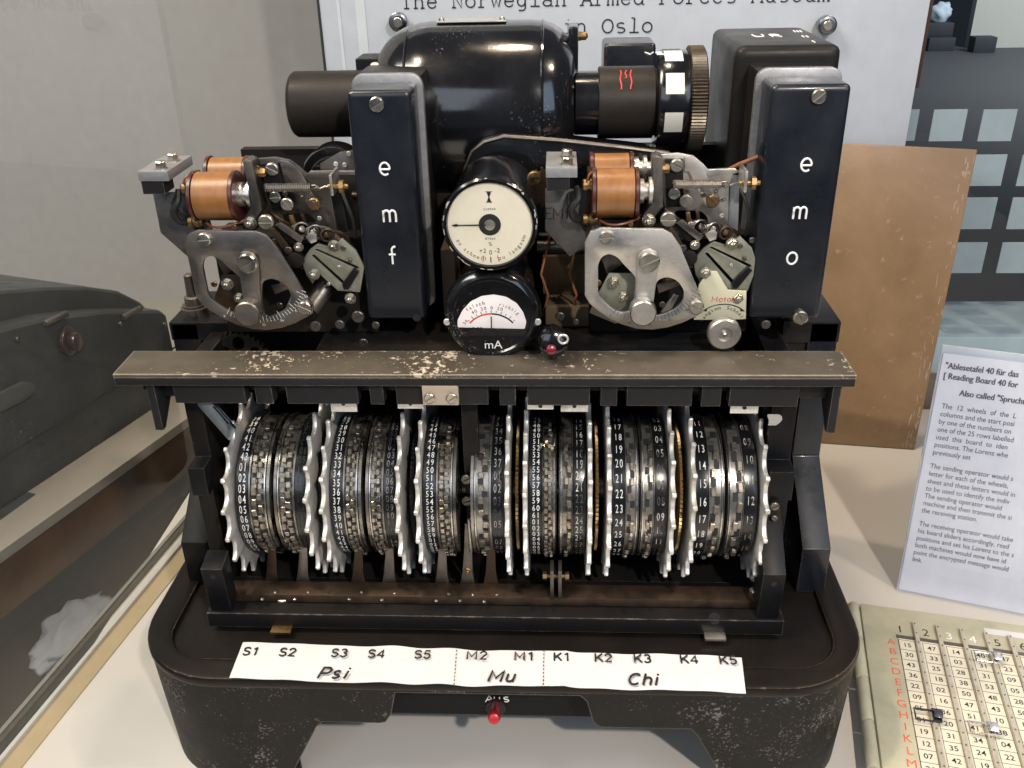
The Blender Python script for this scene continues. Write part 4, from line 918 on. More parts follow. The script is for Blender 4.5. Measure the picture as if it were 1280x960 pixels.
    # coils
    for (ua, ub, vc, rr, Yc) in ((238, 415, 225, 1.58, YR+2.0), (228, 392, 122, 1.15, YR+5.2)):
        a_ = pY(*zr(ua, vc), Yc); b_ = pY(*zr(ub, vc), Yc); g = G(); a_.z = b_.z
        Ln = b_.x-a_.x; g.lathe(a_, (1, 0, 0), [(0, rr-.08), (.05, rr), (Ln-.05, rr), (Ln, rr-.08)], 40); cl = link('coil', g, COPPER, ru)
        g = G(); g.lathe((a_.x-.28, a_.y, a_.z), (1, 0, 0), [(0, rr+.02), (.06, rr+.1), (.26, rr+.1)], 32); link('coil_flange', g, MAROON, cl); g = G(); g.lathe((b_.x+.02, a_.y, a_.z), (1, 0, 0), [(0, rr+.08), (.2, rr+.08), (.26, rr)], 32); link('coil_flange', g, MAROON, cl)
        g = G(); g.lathe((b_.x+.2, a_.y, a_.z+.1), (1, 0, 0), [(0, .8), (.4, .8), (.42, .55), (.7, .55), (.72, .9), (.95, .9), (.97, .5), (1.3, .5)], 24); link('pole_piece', g, STEEL, cl)
    for v_ in (190, 345):
        c_ = pY(*zr(175, v_), YR+1.6); g = G(); g.lathe(c_, (1, 0, 0), [(0, .28), (.1, .4), (.35, .4), (.37, .3), (.5, .3), (.52, .4), (.8, .4), (.82, .3), (1.0, .3)], 18); link('terminal_post', g, BRASS, ru)
    g = G(); a_ = pY(*zr(225, 190), YR+2.2); g.box(a_.x-.35, a_.x-.05, a_.y, a_.y+1.4, a_.z-3.6, a_.z+.9); link('coil_bracket', g.mesh(bev=.06), BROWN, ru)
    # terminal block
    tl = pY(*zr(8, 110), YR+.6); br_ = pY(*zr(180, 155), YR+.6)
    if True:
        g = G(); g.box(tl.x, br_.x-.35, YR+.6, YR+5.0, br_.z, tl.z); tb = link('terminal_block', g.mesh(bev=.05), GREYCUT, ru)
    b2 = pY(*zr(118, 218), YR+.7); g = G(); g.box(tl.x+.05, b2.x, YR+.75, YR+2.4, b2.z, br_.z-.01); link('lower_block', g.mesh(bev=.04), BAREDGE, tb)
    for dy in (1.3, 3.4):
        g = G(); cx_ = tl.x+1.35; g.lathe((cx_, YR+dy, tl.z), (0, 0, 1), [(0, .42), (.06, .42)], 20); g.lathe((cx_, YR+dy, tl.z+.06), (0, 0, 1), [(0, .36), (.38, .36), (.45, .28)], 6); link('hex_bolt', g, SCREW, tb)
    # backing plate
    link('backing_plate', plateY([zr(*p) for p in [(5, 210), (240, 210), (255, 430), (120, 520), (5, 400)]], [], YR+2.4, .3), metal('grey_backing_steel', (.20, .195, .195), .5, (.08, .07, .065), .35, .3, 25), ru)
    # clutch: lever, collars and slotted plate
    link('clutch_arm', plateY([zr(*p) for p in [(590, 370), (625, 345), (720, 410), (690, 452), (655, 445)]], [], YR+1.2, .35, .05), BLACK, ru)
    for (u_, v_, r_, w_) in ((695, 388, .5, 1.2), (745, 400, .42, .7), (795, 400, .5, .5), (850, 415, .45, .9)):
        c_ = pY(*zr(u_, v_), YR+1.7); g = G()
        k_ = 7; tl_ = Vector((.5 if u_ < 760 else -.4, -.7, .35)).normalized()
        for i in range(k_): g.tube([c_+tl_*(.17*i-.5)+Vector((tl_.z*0+cos(b_)*r_*.9, cos(b_)*r_*.35, sin(b_)*r_*.9)) for b_ in [2*pi*q/14 for q in range(14)]], .075, 6, closed=True)
        g.cyl(c_-tl_*.6, c_+tl_*.75, r_*.45, 14, .04)
        link('spring_collar', g, DSTEEL if u_ != 850 else BROWN, ru)
    link('slotted_plate', plateY([zr(*p) for p in [(690, 535), (740, 478), (785, 450), (850, 470), (905, 425), (960, 480), (985, 560), (940, 680), (835, 672), (760, 590), (720, 640), (700, 600)]], [[zr(*p) for p in [(762, 478), (775, 474), (958, 560), (952, 572)]], [zr(*p) for p in [(742, 505), (755, 500), (885, 640), (873, 652)]]], YR+1.3, .22, .03), GREENP, ru)
    link('slot_backing', plateY([zr(*p) for p in [(730, 490), (900, 480), (960, 580), (880, 665)]], [], YR+1.8, .1, .02), DARK, ru)
    link('dark_catch', plateY([zr(*p) for p in [(868, 640), (940, 565), (962, 585), (895, 668), (870, 668)]], [], YR+1.1, .25, .05), BLACK, ru)
    for u_, v_, r_ in ((697, 465, 5.5), (868, 460, 7), (745, 593, 6.5), (895, 708, 6.5)): screwat(*zr(u_, v_), YR+1.1, r_, ru, nut=True)
    c_ = pY(*zr(670, 530), YR+1.0); g = G(); g.cyl(c_, c_+Vector((0, .5, 0)), .55, 24, .08); link('cam_roller', g, DARK, ru)
    # wires, small levers and studs that fill the mechanism
    def wire(pts, r, mat, nm='wire', dY=.8):
        P = [pY(*zr(a, b), YR+dY+c_) for a, b, c_ in pts]; q = []
        for i in range(len(P)-1):
            p0, p1, p2, p3 = P[max(i-1, 0)], P[i], P[i+1], P[min(i+2, len(P)-1)]
            for k in range(6): t = k/6; q.append(.5*((2*p1)+(p2-p0)*t+(2*p0-5*p1+4*p2-p3)*t*t+(3*p1-p0-3*p2+p3)*t**3))
        g = G(); g.tube(q+[P[-1]], r, 8); return link(nm, g, mat, ru)
    SLV = plain('black_cloth_sleeve', (.012, .011, .011), .6); REDW = plain('lacquered_wire', (.22, .07, .03), .35)
    wire([(150, 200, 1), (158, 250, .4), (128, 300, .3), (140, 345, .5), (175, 350, 1)], .22, SLV)
    wire([(120, 215, 2), (112, 270, 1), (150, 330, 1.2), (200, 400, 1.6)], .14, SLV)
    wire([(245, 345, 1), (300, 372, .4), (370, 368, .4), (440, 340, 1)], .09, REDW); wire([(240, 120, 1), (210, 140, .5), (196, 180, .6)], .07, REDW)
    wire([(905, 205, 2), (930, 260, 1.5), (945, 340, 1.5), (930, 420, 1.8)], .12, SLV); wire([(560, 300, 1.5), (600, 330, 1.2), (640, 370, 1.6), (650, 440, 1.8)], .08, BRASS)
    def sm(pl, dY, th, mat, nm='small_lever'): return link(nm, plateY([zr(*p) for p in pl], [], YR+dY, th, .03), mat, ru)
    sm([(610, 365), (640, 350), (735, 425), (715, 450)], .9, .2, DSTEEL); sm([(745, 420), (775, 395), (800, 408), (795, 440), (765, 450)], .9, .25, STEEL, 'catch_plate')
    sm([(655, 318), (675, 315), (682, 360), (660, 362)], 1.8, .3, BRASS, 'brass_post'); sm([(700, 312), (716, 312), (722, 350), (704, 352)], 2.2, .3, BROWN, 'brass_post')
    sm([(560, 385), (600, 380), (668, 520), (640, 540)], 1.4, .2, BROWN); sm([(255, 500), (300, 470), (380, 510), (360, 560), (290, 600)], 1.8, .3, DSTEEL, 'inner_lever')
    sm([(520, 650), (640, 625), (650, 645), (530, 690)], 1.3, .25, DSTEEL); sm([(540, 780), (600, 690), (622, 700), (575, 790)], 1.6, .3, STEEL)
    sm([(430, 330), (470, 320), (500, 372), (470, 392), (420, 380)], 1.9, .5, BROWN, 'pivot_block')
    for u_, v_, r_, m_ in ((545, 95, 4, BRASS), (655, 215, 3.5, DSTEEL), (735, 235, 3.5, DSTEEL), (820, 330, 3, STEEL), (905, 470, 3.5, DSTEEL), (925, 530, 3, DSTEEL), (640, 480, 5, DSTEEL), (600, 520, 3, BRASS), (250, 640, 4, BRASS), (545, 740, 4, DSTEEL), (400, 370, 3.5, BRASS), (865, 560, 2.5, STEEL), (800, 640, 2.5, DSTEEL)):
        screwat(*zr(u_, v_), YR+(1.25 if v_ > 300 else 2.0), r_, ru, m_)
    g = G()
    for i in range(9): c_ = pY(*zr(838+i*5.5, 395+i*7), YR+1.5); g.tube([c_+Vector((cos(b_)*.3, cos(b_)*.1, sin(b_)*.3)) for b_ in [2*pi*q/12 for q in range(12)]], .05, 5, closed=True)
    link('return_spring', g, BROWN, ru)
    g = G()
    for k in range(14):
        a_ = radians(-8+k*4); q = pY(*zr(560+k*9, 432+k*10), YR+1.9); g.obox(q, (.12, 0, 0), (0, .25, 0), (0, 0, .05))
    tagp(link('ratchet_teeth', g, DSTEEL, ru), kind='stuff')
    # body block behind everything
    g = G(); q0 = pY(*zr(215, 420), YR+3.4); q1 = pY(*zr(940, 800), YR+3.4); g.box(q0.x, q1.x, YR+3.4, YR+7, 30.05, q0.z); link('gear_case', g.mesh(bev=.2), DARK, ru)
    return ru
ru = relay_unit()
DX = pY(312.5, 326.7, YR).x-pY(811, 326, YR).x
swap = {STEEL.name: DSTEEL}
def copy_tree(o, parent):
    c = o.copy(); col.objects.link(c); c.parent = parent
    for ch in list(o.children): copy_tree(ch, c)
    return c
lu = copy_tree(ru, mc); lu.location.x += DX*S
# the left one is tarnished: its plates take a darker steel
PL = metal('tarnished_plate_steel', (.34, .31, .28), .32, (.1, .08, .06), .25, .15, 22, streak=(1, 1, 12))
WH = WHITEP
for ch in lu.children:
    nm = ch.name.split('.')[0]
    if nm in ('sector_plate', 'lever', 'lever_knob', 'rear_plate', 'curved_finger', 'side_fin', 'inner_plate', 'slotted_plate'):
        ch.data = ch.data.copy(); ch.data.materials[0] = {'inner_plate': BROWN, 'slotted_plate': GREENP, 'side_fin': BLACK, 'rear_plate': DSTEEL}.get(nm, PL)
    if nm == 'scale': ch.data = ch.data.copy(); ch.data.materials[0] = WH
# right-hand extras
mp_ = link('speed_plate', plateY([zr(*p) for p in [(715, 650), (760, 585), (800, 590), (850, 675), (935, 680), (932, 808), (870, 812), (830, 800), (790, 812), (692, 812)]], [], YR+1.0, .16, .03), CREAMP, mc)
g = G(); stext(g, 'Motor', .36, pY(*zr(826, 716), YR+.98), (1, 0, 0), (0, 0, 1), .02, .1); link('speed_lettering', g, REDINK, mp_)
g = G(); cc = pY(*zr(822, 850), YR+.97)
def arctext(g, s, cc, R_, mid, size, sgn=1):
    """letters set along an arc; sgn=1 reads clockwise over the top, -1 along the bottom"""
    for i, ch in enumerate(s):
        a_ = mid-sgn*(i-(len(s)-1)/2)*size*.66/R_
        if ch == ' ': continue
        ex_ = Vector((sin(a_), 0, -cos(a_)))*sgn; ey_ = Vector((cos(a_), 0, sin(a_)))*sgn
        addtxt(g, ch, size, flat(cc+Vector((cos(a_), 0, sin(a_)))*R_, ex_, ey_), bold=.0)
arctext(g, 'Langsam', cc, 1.5, radians(130), .36); arctext(g, 'Schnell', cc, 1.5, radians(52), .36)
g.tube([cc+Vector((cos(a_)*1.95, 0, sin(a_)*1.75)) for a_ in [radians(55+i*7) for i in range(11)]], .03, 5)
for a_, s_ in ((radians(52), 1), (radians(128), -1)):
    c_ = cc+Vector((cos(a_)*1.95, 0, sin(a_)*1.75)); g.prism([c_+Vector((s_*.22, 0, -.14)), c_+Vector((-s_*.12, 0, .12)), c_+Vector((-s_*.08, 0, -.16))], (0, .02, 0))
link('speed_lettering', g, INK, mp_)
c = pY(*zr(834, 882), 10.3); g = G(); g.lathe(c, (0, 1, 0), [(.2, .45), (0, .5), (0, 1.0), (.12, 1.1), (.6, 1.1), (.65, .9), (.75, .3), (1.6, .3)], 40); kb = link('speed_knob', g, STEEL, mc)
g = G(); g.lathe(c+Vector((0, .25, 0)), (0, 1, 0), [(0, .44), (.2, .44)], 24); link('knob_recess', g, BROWN, kb)
g = G(); g.lathe(c+Vector((0, -.1, 0)), (0, 1, 0), [(0, .1), (.05, .17), (.5, .17)], 16); link('knob_pin', g, SCREW, kb)
g = G(); gx_ = pY(*zr(30, 345), YR+2.38)
for i, (ch, xo) in enumerate((('E', 0), ('M', .5), ('f', 1.25))): strokes(g, EN, ch, lambda x, y, xo=xo: gx_+Vector((-.3+xo+x*.95, 0, y*1.05)), .045)
link('scratched_letters', g, INK, mc)
# left foot bolt on the frame corner, red lamp
g = G(); c = pY(238, 376, 17); g.lathe((c.x, 17.5, 30.05), (0, 0, 1), [(0, 1.0), (.7, 1.0), (.75, .8), (.85, .85), (.9, .85), (.9, .62), (1.5, .62), (1.6, .45), (1.6, .4), (3.2, .35), (3.3, .2)], 28); link('frame_stud', g, DSTEEL, mc)
c = pY(692, 428, 8.8); g = G(); g.lathe(c, (.1, -1, .25), [(-1.5, 1.0), (0, 1.0), (.35, .85), (.5, .6)], 28); lp = link('lamp_housing', g, GLOSS, mc)
g = G(); c2 = pY(689, 437, 7.9); g.lathe(c2, (.1, -1, .25), [(0, .34), (.1, .32), (.2, .15)], 20); link('red_jewel', g, plain('dim_red_glass', (.16, .008, .012), .25, coat=.4), lp)
g = G(); c2 = pY(704, 424, 8.3); g.tube([c2+Vector((cos(a_)*.3, 0, sin(a_)*.3)) for a_ in [2*pi*i/14 for i in range(14)]], .08, 6, closed=True); link('chrome_ring', g, ALU, lp)

# ---- gauges
c = pY(612, 282, 9.0); R_ = 2.97; cx, cz = c.x, c.z
g = G(); g.lathe((cx, 9, cz), (0, 1, 0), [(.25, 2.6), (0, 2.68), (0, 2.85), (.15, R_), (.9, R_), (1.0, 2.8), (6.5, 2.8), (6.6, 2.6)], 64); ga = link('speed_gauge', g.mesh(ang=30), GLOSS, mc)
g = G(); g.lathe((cx, 9.17, cz), (0, 1, 0), [(0, 2.62), (.06, 2.62)], 64); link('dial', g, DIAL, ga)
g = G(); g.lathe((cx, 9.01, cz), (0, 1, 0), [(0, 2.64), (.02, 2.64)], 64); link('dial_glass', g, GGLASS, ga)
g = G(); g.lathe((cx, 9.14, cz), (0, 1, 0), [(0, .68), (.05, .70)], 32); link('hub_ring', g, INK, ga)
g = G(); g.lathe((cx, 9.05, cz), (0, 1, 0), [(0, .12), (.05, .34), (.15, .36)], 24); link('hub_cap', g, SCREW, ga)
g = G(); g.prism([(cx, 9.08, cz+.05), (cx-1.9, 9.08, cz+.03), (cx-2.1, 9.08, cz+.09), (cx-2.38, 9.08, cz), (cx-2.1, 9.08, cz-.09), (cx-1.9, 9.08, cz-.03), (cx, 9.08, cz-.05)], (0, .03, 0)); link('needle', g, plain('blued_needle', (.03, .06, .08), .3, met=.6), ga)
g = G(); YD = 9.16
def dtxt(s, dx, dz, size, **k): addtxt(g, s, size, flat((cx+dx, YD, cz+dz), (1, 0, 0), (0, 0, 1)), **k)
dtxt('234949', 0, .98, .22, spacing=1.2); dtxt('87464', 0, -.9, .22, spacing=1.2); dtxt('%', 0, -1.25, .34); dtxt('+2', -.5, -1.7, .42); dtxt('0', 0, -1.8, .42); dtxt('-2', .42, -1.68, .42)
cg_ = Vector((cx, YD, cz)); arctext(g, 'zu schnell', cg_, 2.25, radians(-126), .36, -1); arctext(g, 'zu langsam', cg_, 2.25, radians(-48), .36, -1)
g.prism([(cx-.03, YD, cz-2.08), (cx+.03, YD, cz-2.08), (cx+.03, YD, cz-2.45), (cx-.03, YD, cz-2.45)], (0, .005, 0))
# hour-glass mark
for s_ in (1, -1):
    g.prism([(cx-.14, YD, cz+1.75+s_*.3), (cx+.14, YD, cz+1.75+s_*.3), (cx+.03, YD, cz+1.75), (cx-.03, YD, cz+1.75)], (0, .005, 0)); g.box(cx-.19, cx+.19, YD-.002, YD+.004, cz+1.73+s_*.33, cz+1.77+s_*.33)
link('dial_print', g, INK, ga)
g = G()
for s_ in (-1, 1): g.obox((cx+s_*.47, YD, cz-2.2), (.028, 0, s_*.006), (0, .004, 0), (-s_*.04, 0, .2))
link('red_marks', g, REDINK, ga)
# paint nicks round the bezel
g = G()
for k in range(26):
    a_ = random.uniform(0, 2*pi); rr = random.choice((2.87, 2.93)); L_ = random.uniform(.05, .22); c_ = Vector((cx+rr*cos(a_), 9.045 if rr > 2.9 else 9.0, cz+rr*sin(a_)))
    g.obox(c_, Vector((-sin(a_), 0, cos(a_)))*L_, Vector((cos(a_), .3, sin(a_)))*.025, (0, .012, 0))
tagp(link('paint_nicks', g, plain('bare_nick', (.42, .4, .38), .5), ga), kind='stuff')
# milliammeter
c = pY(615, 396, 9.9); mx_, mz = c.x, c.z
g = G(); g.lathe((mx_, 9.9, mz), (0, 1, 0), [(0, .02), (0, 2.5), (-.12, 2.6), (-.12, 2.8), (.05, 3.05), (.3, 3.2), (.9, 3.25), (1.0, 3.0), (1.1, 2.75), (6, 2.7)], 64); ma = link('milliammeter', g.mesh(ang=30), GLOSS, mc)
def mpx(x, y, dY=0): q = pY(x, y, 9.85); return (q.x, q.z)
win = [mpx(*p) for p in [(572, 409), (572, 400), (578, 388), (588, 377), (602, 370), (617, 368), (633, 371), (646, 379), (654, 390), (658, 402), (656, 411)]]
me = plate2(roundpoly(win, .12), [], .05, .01, lambda x, y, z: (x, 9.84+z, y)); link('meter_scale', me, DIAL2, ma)
g = G(); pv = Vector((pY(615, 425, 9.8).x, 9.80, pY(615, 425, 9.8).z))
def band(g, r0, r1, a0_, a1_, Y=9.8):
    P = [pv+Vector((cos(radians(a0_+(a1_-a0_)*i/14))*r1, 0, sin(radians(a0_+(a1_-a0_)*i/14))*r1)) for i in range(15)]+[pv+Vector((cos(radians(a0_+(a1_-a0_)*i/14))*r0, 0, sin(radians(a0_+(a1_-a0_)*i/14))*r0)) for i in range(14, -1, -1)]
    for i in range(14):
        g.prism([P[i], P[i+1], P[28-i], P[29-i]], (0, .006, 0))
band(g, 1.83, 1.93, 88, 41)
for k in range(11):
    a_ = radians(43+k*9.4); g.obox(pv+Vector((cos(a_)*2.05, 0, sin(a_)*2.05)), Vector((sin(a_), 0, -cos(a_)))*.018, (0, .004, 0), Vector((cos(a_), 0, sin(a_)))*(.1 if k % 2 else .06))
arctext(g, '40 20 0 20', pv, 2.3, radians(97), .33); arctext(g, 'falsch', pv, 2.68, radians(113), .36); arctext(g, 'richtig', pv, 2.6, radians(62), .33)
arctext(g, '50', pv, 2.15, radians(143), .3)
addtxt(g, '0-25', .4, flat(pv+Vector((-.95, 0, .78)), (1, 0, 0), (0, 0, 1)))
g.obox(pv+Vector((0, -.03, 1.2)), (.035, 0, 0), (0, .01, 0), (0, 0, .5)); link('scale_print', g, INK, ma)
g = G(); band(g, 1.83, 1.93, 88, 140); link('red_band', g, REDINK, ma)
g = G(); addtxt(g, 'mA', .85, flat(Vector((mx_+.03, 9.77, pY(615, 431, 9.8).z)), (1, 0, 0), (0, 0, 1))); link('meter_lettering', g, WHITEP, ma)
for px in (559, 672): screwat(px, 402, 9.95, 4.5, ma, ALU, .7)
# belt guard behind the gauges
gp = [(582, 300), (580, 215), (590, 190), (605, 178), (630, 171), (700, 176), (790, 186), (835, 192), (850, 205), (850, 300)]
link('belt_guard', plateY(gp, [], 17.6, 2.4, .1, rnd=.3), GLOSS, mc); rim_ = [pY(x, y, 17.5) for x, y in gp[1:9]]
g = G(); g.tube([p+Vector((0, .1, 0)) for p in catmull(rim_, 1)], .16, 8); link('guard_rim', g, DSTEEL, mc)
screwat(668, 222, 16, 9, mc, BRASS, 0)

# ---- terminal covers
def cover(x0, x1, word, pxs, screws):
    g = G(); g.box(x0, x1, 12, 15.2, 31.95, 47.2); cv = link('terminal_cover', g.mesh(bev=.42, seg=4), NAVY, mc)
    me = plate2(rrect(x0-.32, x1+.32, 31.6, 47.7, .8, 6), [], .5, .08, lambda x, y, z: (x, 15.5+z, y)); link('cover_gasket', me, metal('dull_zinc_rim_'+word, (.42, .42, .43), .5, (.15, .14, .14), .25, .3), cv)
    g = G(); g.box(x0-.2, x1+.2, 15.76, 20.5, 31.7, 47.55); link('cover_housing', g.mesh(bev=.3), BLACK, cv)
    for ch, (px, py, wpx) in zip(word, pxs):
        g = G()
        c_ = pY(px, py, 11.985); k = 1.26; wx = .25 if ch != 'm' else .32
        if ch == 'f': wx = .2
        strokes(g, EN, ch, lambda x, y: (c_.x+(x-wx)*k*(1.25 if ch != 'm' else 1), 11.99, c_.z+(y-.25)*k*1.25), .072)
        link('engraved_letter', g, WHITEP, cv)
    for px, py, an in screws: screwat(px, py, 11.98, 9.5, cv, ang=an)
    return cv
cv = cover(-8.75, -4.75, 'emf', [(481, 211, 0), (487, 270, 0), (492, 323, 0)], [(471, 130, .5)])
c = pY(521, 397, 11.98); g = G(); g.cyl((c.x, 11.97, c.z), (c.x, 11.95, c.z), .27, 20); link('screw_hole', g, INK, cv)
cover(17.1, 21.85, 'emo', [(1008, 206, 0), (1000, 266, 0), (990, 323, 0)], [(1023, 120, .7), (1000, 396, -1.0)])
# wire from the left of the right cover
g = G(); g.tube([pY(948, 196, 14), pY(925, 205, 14.5), pY(905, 215, 15.5), pY(880, 225, 17)], .14, 8); link('brown_wire', g, plain('brown_cloth_wire', (.25, .10, .04), .6), mc)
# ---- resistor box
g = G(); g.box(16.0, 22.9, 18.6, 29.5, 31, 48.6); ub = link('relay_box', g.mesh(bev=.75, seg=4), paint('satin_black_box', (.010, .010, .010), .36, amount=.06, chip=(.3, .27, .2), edge=.45, grime=(.017, .015, .012)), mc)
g = G()
def toptxt(ch, px, py, k, zt=48.62):
    c_ = pZ(px, py, zt); strokes(g, EN, ch, lambda x, y: (c_.x+x*k, c_.y+y*k*1.3, zt), .05)
toptxt('U', 944, 46, 1.4); toptxt('R', 966, 46, 1.4)
for i in range(3): toptxt('I', 993+i*4, 40, .8)
for i in range(2): toptxt('I', 1004+i*5, 46.5, .8)
toptxt('I', 1017, 53, .8)
link('box_lettering', g, WHITEP, ub)
# ---- motor group
MY, MZ, MR = 24.0, 43.7, 6.25
g = G(); g.lathe((0, MY, MZ), (1, 0, 0), [(-9.15, .5), (-9.12, 2.0), (-9.0, 3.0), (-8.75, 3.8), (-8.4, 4.5), (-7.95, 5.05), (-7.4, 5.5), (-6.8, 5.82), (-6.35, 5.97), (-6.28, 6.08), (-6.2, 6.08), (-6.14, 6.0), (-5.6, 6.16), (-4.8, MR), (2.4, MR), (3.1, 6.18), (3.15, 6.26), (3.25, 6.26), (3.3, 6.14), (3.9, 5.95), (4.5, 5.6), (5.0, 5.1), (5.35, 4.5), (5.5, 3.7), (5.55, 2.2)], 96); mt = link('motor', g.mesh(ang=28), GLOSS, mc)
g = G(); g.box(-8.5, 5, 20.5, 27.5, 30, 38.5); link('motor_foot', g.mesh(bev=.3), DARK, mt)
a_, b_ = pZ(546, 28, 49.95), pZ(634, 24, 49.95); g = G(); g.box(a_.x, b_.x, MY-1.2, MY+.9, 49.93, 50.02); npt = link('name_plate', g.mesh(bev=.02), STEEL, mt)
for x in (a_.x+.3, b_.x-.3): g = G(); g.lathe((x, MY-.5, 50.02), (0, 0, 1), [(0, .22), (.15, .2), (.22, .1)], 14); link('plate_screw', g, SCREW, npt)
g = G(); g.box(5.0, 5.7, MY-1.5, MY+1.2, 44, 49.6); link('end_flange', g.mesh(bev=.2), GLOSS, mt)
c = pY(728, 45, MY); g = G(); g.lathe((5.6, MY, c.z), (1, 0, 0), [(0, .35), (.3, .35)], 6); g.lathe((5.9, MY, c.z), (1, 0, 0), [(0, .28), (.35, .28), (.5, .1)], 14); link('flange_nut', g, BRASS, mt)
g = G(); g.cyl((-8.4, 20.6, 46.9), (-8.4, 20.3, 47.6), .3, 12, .05); link('oil_cap', g, ALU, mt)
def lx(x0, prof, cz_, n=48): g = G(); g.lathe((x0, 22, cz_), (1, 0, 0), prof, n); return g.mesh(ang=30)
link('end_cap', lx(-14.95, [(0, 1.5), (.0, 1.9), (.12, 2.15), (.35, 2.3), (6.6, 2.32)], 44.65), MATTE, mc)
g = G(); g.box(-10.3, -7.5, 23, 26, 45.5, 47.6); link('cable_entry', g.mesh(bev=.1), BLACK, mc)
link('shaft_collar', lx(5.5, [(0, 2.2), (1.7, 2.2)], 44.5), GLOSS, mc)
cp_ = link('coupling', lx(7.1, [(0, 2.35), (.05, 2.48), (3.9, 2.48), (3.95, 2.3), (4.2, 2.3)], 44.5), MATTE, mc)
g = G()
for k, dx in enumerate((-.35, 0, .35)):
    pts = []
    for i in range(7):
        t = i/6; an = radians(68-t*38*(1 if k != 1 else .5)); pts.append((8.95+dx+.05*sin(9*t+k), 22-2.52*cos(an), 44.5+2.52*sin(an)))
    g.tube(pts, .05, 5)
link('red_crayon_mark', g, REDINK, cp_)
hw = link('flywheel', lx(11.15, [(0, 3.1), (.05, 3.3), (.3, 3.42), (2.0, 3.42), (2.15, 3.35)], 44.6, 64), GLOSS, mc)
g = G()
for an in (110, 70, 29, -15):
    for i in range(6):
        a0_, a1_ = radians(an-12+i*4), radians(an-8+i*4); r_ = 3.45
        g.add([(11.55, 22-r_*cos(a0_), 44.6+r_*sin(a0_)), (12.8, 22-r_*cos(a0_), 44.6+r_*sin(a0_)), (12.8, 22-r_*cos(a1_), 44.6+r_*sin(a1_)), (11.55, 22-r_*cos(a1_), 44.6+r_*sin(a1_))], [(0, 1, 2, 3)])
link('white_marks', g, plain('aged_white_paint', (.66, .64, .56), .5), hw)
g = G(); g.lathe((13.3, 22, 44.6), (1, 0, 0), [(0, 3.45), (.06, 3.6), (1.05, 3.6), (1.15, 3.4)], 200, teeth=lambda i, j: 1+(.022 if i % 2 else 0)); link('knurled_rim', g.mesh(ang=20), metal('dark_knurled_steel', (.13, .11, .085), .4, (.04, .03, .02), .35, .1), hw)
g = G(); g.box(7.7, 11.6, 27, 31, 43, 47.9); vb = link('small_box', g.mesh(bev=.4, seg=3), NAVY, mc)
g = G(); toptxt('V', 808, 68, 1.1, 47.93); toptxt('E', 822, 68, 1.1, 47.93); link('box_lettering', g, WHITEP, vb)
# governor drum left of the cover, seen under the end cap
c = pY(418, 222, 17); g = G(); g.lathe((c.x, 16, c.z), (0, 1, 0), [(0, .6), (0, 1.5), (.15, 1.6), (.5, 1.6), (.5, 2.1), (.7, 2.2), (2.5, 2.2)], 40); link('governor_drum', g, GLOSS, mc)
link('governor_plate', plateY([(400, 205), (425, 190), (445, 188), (450, 300), (405, 300)], [], 15.8, .3, .04), DSTEEL, mc)
for px, py in ((420, 205), (431, 206), (436, 192)): screwat(px, py, 15.8, 3, mc, ALU)
g = G(); a_ = pY(405, 217, 15); b_ = pY(450, 219, 15); g.box(a_.x-1, b_.x, 15, 15.5, a_.z-.1, a_.z+.1); link('tie_bar', g, STEEL, mc)
# ---- shafts, pinions and levers of the inner works
wk = G(); rnd = random.Random(3)
for x0, x1, z0, z1 in ((-20.5, -9, 30.5, 41), (-2, 6, 30.3, 40), (5, 17, 30.5, 42)):
    for k in range(9):
        x = rnd.uniform(x0, x1); z = rnd.uniform(z0, z1); y = rnd.uniform(14.8, 21); t = rnd.random()
        m_ = rnd.choice((DSTEEL, BROWN, BROWN, DARK, BRASS, DARK))
        g = G()
        if t < .35: L_ = rnd.uniform(1.5, 4); g.cyl((x, y, z), (min(x+L_, x1), y, z), rnd.uniform(.15, .4), 14, .04); nm = 'shaft'
        elif t < .6: r_ = rnd.uniform(.7, 1.5); fc = face_gear((x, y, z), r_, int(r_*14), .35, 0, m_, 'pinion', mc); continue
        elif t < .8: g.obox((x, y, z), (rnd.uniform(.3, 1.4), 0, rnd.uniform(-.5, .5)), (0, .2, 0), (0, 0, rnd.uniform(.3, 1.3))); nm = 'link_plate'
        else: g.lathe((x, y, z), (0, -1, 0), [(0, .5), (.4, .5), (.4, .3), (.9, .3)], 14); nm = 'stud'
        link(nm, g.mesh(bev=.03, seg=1), m_, mc)
for px, py, r_ in ((410, 345, 4), (455, 428, 6), (425, 405, 6), (395, 407, 7), (448, 395, 8), (470, 406, 5), (350, 402, 5), (650, 375, 5), (700, 395, 6), (720, 402, 4), (957, 405, 6), (940, 300, 4), (928, 352, 5)):
    screwat(px, py, 12.6, r_, mc, DSTEEL)
DUST = paint('dusty_brown_casting', (.085, .058, .036), .6, grime=(.16, .115, .07), gr=.7, amount=.1, chip=(.3, .22, .14), bmp=.4)
for x0, x1, y0, y1, z0, z1 in ((3.4, 7.6, 15.2, 19, 30.02, 31.6), (3.2, 7.2, 17.5, 21, 31.62, 34.6), (-3.9, -2.9, 15, 20, 30.02, 36)):
    g = G(); g.box(x0, x1, y0, y1, z0, z1); link('deck_casting', g.mesh(bev=.15), DUST, mc)
g = G(); g.cyl((2.8, 16.6, 35.6), (8.2, 16.6, 35.6), .45, 18, .06); link('shaft', g, DSTEEL, mc)
for x in (3.3, 5.3, 6.9): g = G(); g.tube([Vector((x, 15.8, 31)), Vector((x+.3, 15.2, 32.5)), Vector((x-.2, 15.4, 34)), Vector((x+.4, 16, 36.5)), Vector((x+.2, 17, 39))], .09, 7); link('wire', g, MATS['brown_cloth_wire'] if 'brown_cloth_wire' in MATS else BROWN, mc)
